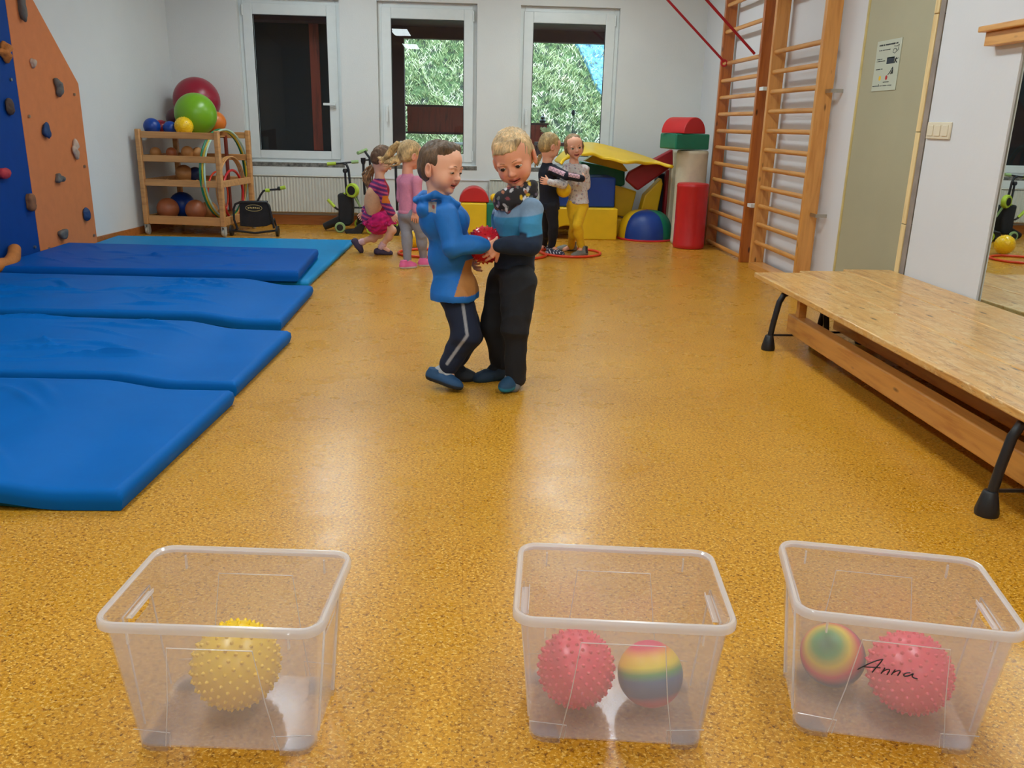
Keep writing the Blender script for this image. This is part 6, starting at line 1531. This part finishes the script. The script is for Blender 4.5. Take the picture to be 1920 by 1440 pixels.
# ---------------------------------------------------------- GIRL IN NAVY
def girl_3():
    T = W(1031, 275, 7.55); R = head_R(-90+22, 22, -3); sc = 1.0
    p = person('person in a navy top with pink sleeve panels and black leggings, blond braid, hugging', (.79, 7.6, 0))
    J = dict(nk=W(1026, 304, 7.55), chest=W(1027, 327, 7.56), hip=W(1030, 381, 7.58), shR=W(1037, 318, 7.46), elR=W(1062, 330, 7.36), wrR=W(1092, 335, 7.42),
             shL=W(1022, 316, 7.66), elL=W(1038, 335, 7.72), wrL=W(1062, 338, 7.72), hpR=W(1034, 388, 7.53), knR=W(1038, 426, 7.52), anR=W(1034, 463, 7.58),
             hpL=W(1024, 388, 7.64), knL=W(1026, 425, 7.70), anL=W(1020, 457, 7.82), toR=W(1044, 470, 7.55), toL=W(1016, 464, 7.80))
    hands = [(J['wrR'], W(1100, 334, 7.50)-J['wrR'], V(-.2, .9, 0), dict(sc=.95, thumb_side=1)), (J['wrL'], V(.5, 0, 0), V(0, -1, 0), dict(sc=.9, thumb_side=-1))]
    skin_body(p, R, T, sc, J, c3(236, 174, 144), hands=hands); add_face_parts(p, R, T, sc, 'brow2')
    long_hair(p, R, T, sc, c3(176, 148, 98), 11, low=-.062)
    s = SDF(.003); br = [W(1014, 290, 7.60), W(1011, 297, 7.60), W(1008, 304, 7.60), W(1005, 311, 7.60)]
    for i in range(10):
        f = i/9*3; a = br[min(int(f), 2)].lerp(br[min(int(f), 2)+1], f-min(int(f), 2)); s.ell(a+V(.008*(-1)**i, -.004, 0), (.013-.0006*i, .012, .014), k=.004)
    solid(p, 'braid', s, c3(172, 142, 92), None, 'hairv')
    nv = c3(12, 20, 40); pk = c3(226, 182, 196)
    Rb = np.array(Rz(math.radians(-75)))
    s = SDF(.004); s.cap(J['nk']+V(0, 0, -.018), J['chest'], .044, .064, k=.02); s.ell(J['chest'], (.098, .074, .09), R=Rb, k=.03); s.cap(J['chest'], J['hip'], .076, .088, k=.02); s.cap(J['hip'], J['hip']+V(0, 0, -.05), .090, .094, k=.01, flat=True)
    for q in 'RL': s.cap(J['chest'], J['sh'+q], .05, .042, k=.02); s.chain([J['sh'+q], J['el'+q], J['wr'+q].lerp(J['el'+q], .05)], [.042, .036, .030], .012)
    A = [npv(J['shR'])+[0, 0, .006], npv(J['elR'])+[0, 0, .008], npv(J['wrR'])+[0, 0, .004]]
    def col(P):
        c = np.tile(nv, (len(P), 1))
        for a, b in ((A[0], A[1]), (A[1], A[2])):
            D = b-a; t = ((P-a) @ D)/(D @ D); q = P-a-np.clip(t, 0, 1)[:, None]*D; m = (t > (-.1 if a is A[0] else 0)) & (t < (1.0 if a is A[0] else .72)) & (q[:, 1] < -.012) & (np.abs(q[:, 2]-.006) < .0165); c[m] = pk
            m2 = m & (np.abs(q[:, 2]-.004-.008*np.sin(P[:, 0]*220)) < .0028); c[m2] = c3(120, 100, 120)
        return c
    solid(p, 'long_sleeved_top', s, col, folds(.003, 34, 15))
    s = SDF(.004); s.ell(J['hip']+V(0, 0, -.03), (.078, .078, .06), k=0)
    for q in 'RL': s.cap(J['hp'+q], J['kn'+q], .060, .042, k=.02); s.cap(J['kn'+q], J['an'+q], .042, .034, k=.012); s.ell(J['kn'+q].lerp(J['an'+q], .3), (.04, .042, .06), k=.02)
    solid(p, 'leggings', s, c3(14, 16, 28), folds(.0025, 40, 16))
    def pc(q):
        t = (np.sin(q[:, 0]*260)*np.sin(q[:, 1]*240+q[:, 2]*120)) > .45; c = np.where(t[:, None], c3(210, 210, 220), c3(34, 40, 66)); c[q[:, 2] < .013] = c3(214, 70, 100); return c
    shoe(p, F(1024, 479)+V(0, .02, 0), F(1059, 480)+V(0, .0, 0), V(0, 0, 1), colf=pc, high=.06, vox=.0036)
    shoe(p, F(1008, 467)+V(0, .02, 0), F(1034, 471)+V(0, .03, 0), V(0, 0, 1), colf=pc, high=.06, vox=.0036)
girl_3()

# ---------------------------------------------------------- GIRL WITH YELLOW LEGGINGS
def girl_4():
    T = W(1076, 276, 7.60); R = head_R(180+10, 4, 9); sc = .98
    p = person('person in a white patterned blouse and yellow leggings, smiling and hugging the girl in navy', (1.0, 7.65, 0))
    J = dict(nk=W(1076, 305, 7.62), chest=W(1080, 325, 7.63), hip=W(1084, 375, 7.64), shR=W(1062, 316, 7.60), elR=W(1056, 346, 7.42), wrR=W(1030, 342, 7.34),
             shL=W(1096, 318, 7.62), elL=W(1100, 348, 7.66), wrL=W(1074, 352, 7.78), hpR=W(1075, 385, 7.62), knR=W(1077, 425, 7.60), anR=W(1070, 462, 7.78),
             hpL=W(1091, 385, 7.62), knL=W(1082, 424, 7.50), anL=W(1091, 465, 7.56), toR=W(1058, 468, 7.76), toL=W(1085, 472, 7.50))
    hands = [(J['wrR'], W(1014, 338, 7.36)-J['wrR'], V(.1, .9, 0), dict(sc=1.0, thumb_side=-1, curl=(.25, .25, .3, .3))), (J['wrL'], V(-.5, 0, 0), V(0, -1, 0), dict(sc=.9, thumb_side=1))]
    skin_body(p, R, T, sc, J, c3(240, 178, 148), smile=1.1, open_=.45, hands=hands, lid=.05); add_face_parts(p, R, T, sc, 'brow', (.1, 0))
    long_hair(p, R, T, sc, c3(150, 120, 86), 17, low=-.05)
    s = SDF(.0034)
    for x in (-1, 1):
        Rm = Matrix(R.tolist()); s.chain([Vector(T)+Rm @ V(x*.07, .01, .04), Vector(T)+Rm @ V(x*.079, .012, .0), Vector(T)+Rm @ V(x*.074, 0, -.05)], [.012, .010, .006], .006)
    solid(p, 'side_locks', s, c3(140, 112, 80), None, 'hairv')
    Rb = np.array(Rz(math.radians(10)))
    s = SDF(.004); s.cap(J['nk']+V(0, 0, -.018), J['chest'], .042, .062, k=.02); s.ell(J['chest'], (.098, .074, .08), R=Rb, k=.03); s.cap(J['chest'], J['hip'], .074, .090, k=.02); s.cap(J['hip'], J['hip']+V(.0, 0, -.025), .094, .100, k=.01, flat=True)
    for q in 'RL': s.cap(J['chest'], J['sh'+q], .05, .040, k=.02); s.chain([J['sh'+q], J['el'+q], J['wr'+q].lerp(J['el'+q], .06)], [.041, .036, .028], .012)
    w_, g_, k_ = c3(216, 210, 210), c3(150, 146, 160), c3(204, 168, 172)
    def col(P):
        n1 = vnoise(P, 240, 31); n2 = vnoise(P, 300, 37); c = np.tile(w_, (len(P), 1)); c[n1 > .9] = g_; c[(n2 > 1.0)] = k_; return c
    solid(p, 'patterned_blouse', s, col, folds(.004, 36, 19))
    s = SDF(.004); s.ell(J['hip']+V(0, 0, -.03), (.082, .080, .06), k=0)
    for q in 'RL': s.cap(J['hp'+q], J['kn'+q], .062, .042, k=.02); s.cap(J['kn'+q], J['an'+q], .042, .033, k=.012); s.ell(J['kn'+q].lerp(J['an'+q], .3), (.04, .042, .06), k=.02)
    solid(p, 'leggings', s, c3(234, 184, 20), folds(.003, 42, 22))
    def pc(q):
        c = np.tile(c3(122, 120, 112), (len(q), 1)); c[q[:, 2] < .008] = c3(70, 66, 60); c[(np.abs(q[:, 1]-.035) < .014) & (q[:, 2] > .025)] = c3(48, 44, 44); return c
    shoe(p, V(W(1102, 478, 7.50).x, 7.56, 0), F(1072, 482)+V(0, -.01, 0), V(0, 0, 1), colf=pc, high=.085, vox=.0036)
    shoe(p, V(W(1082, 464, 7.80).x, 7.82, 0), F(1042, 470)+V(.01, .04, 0), V(0, 0, 1), colf=pc, high=.085, vox=.0036)
girl_4()
c = W(1057, 356, 7.52); ball(c, .066, 'yellow_ball', 'yellow ball held between the two hugging girls')
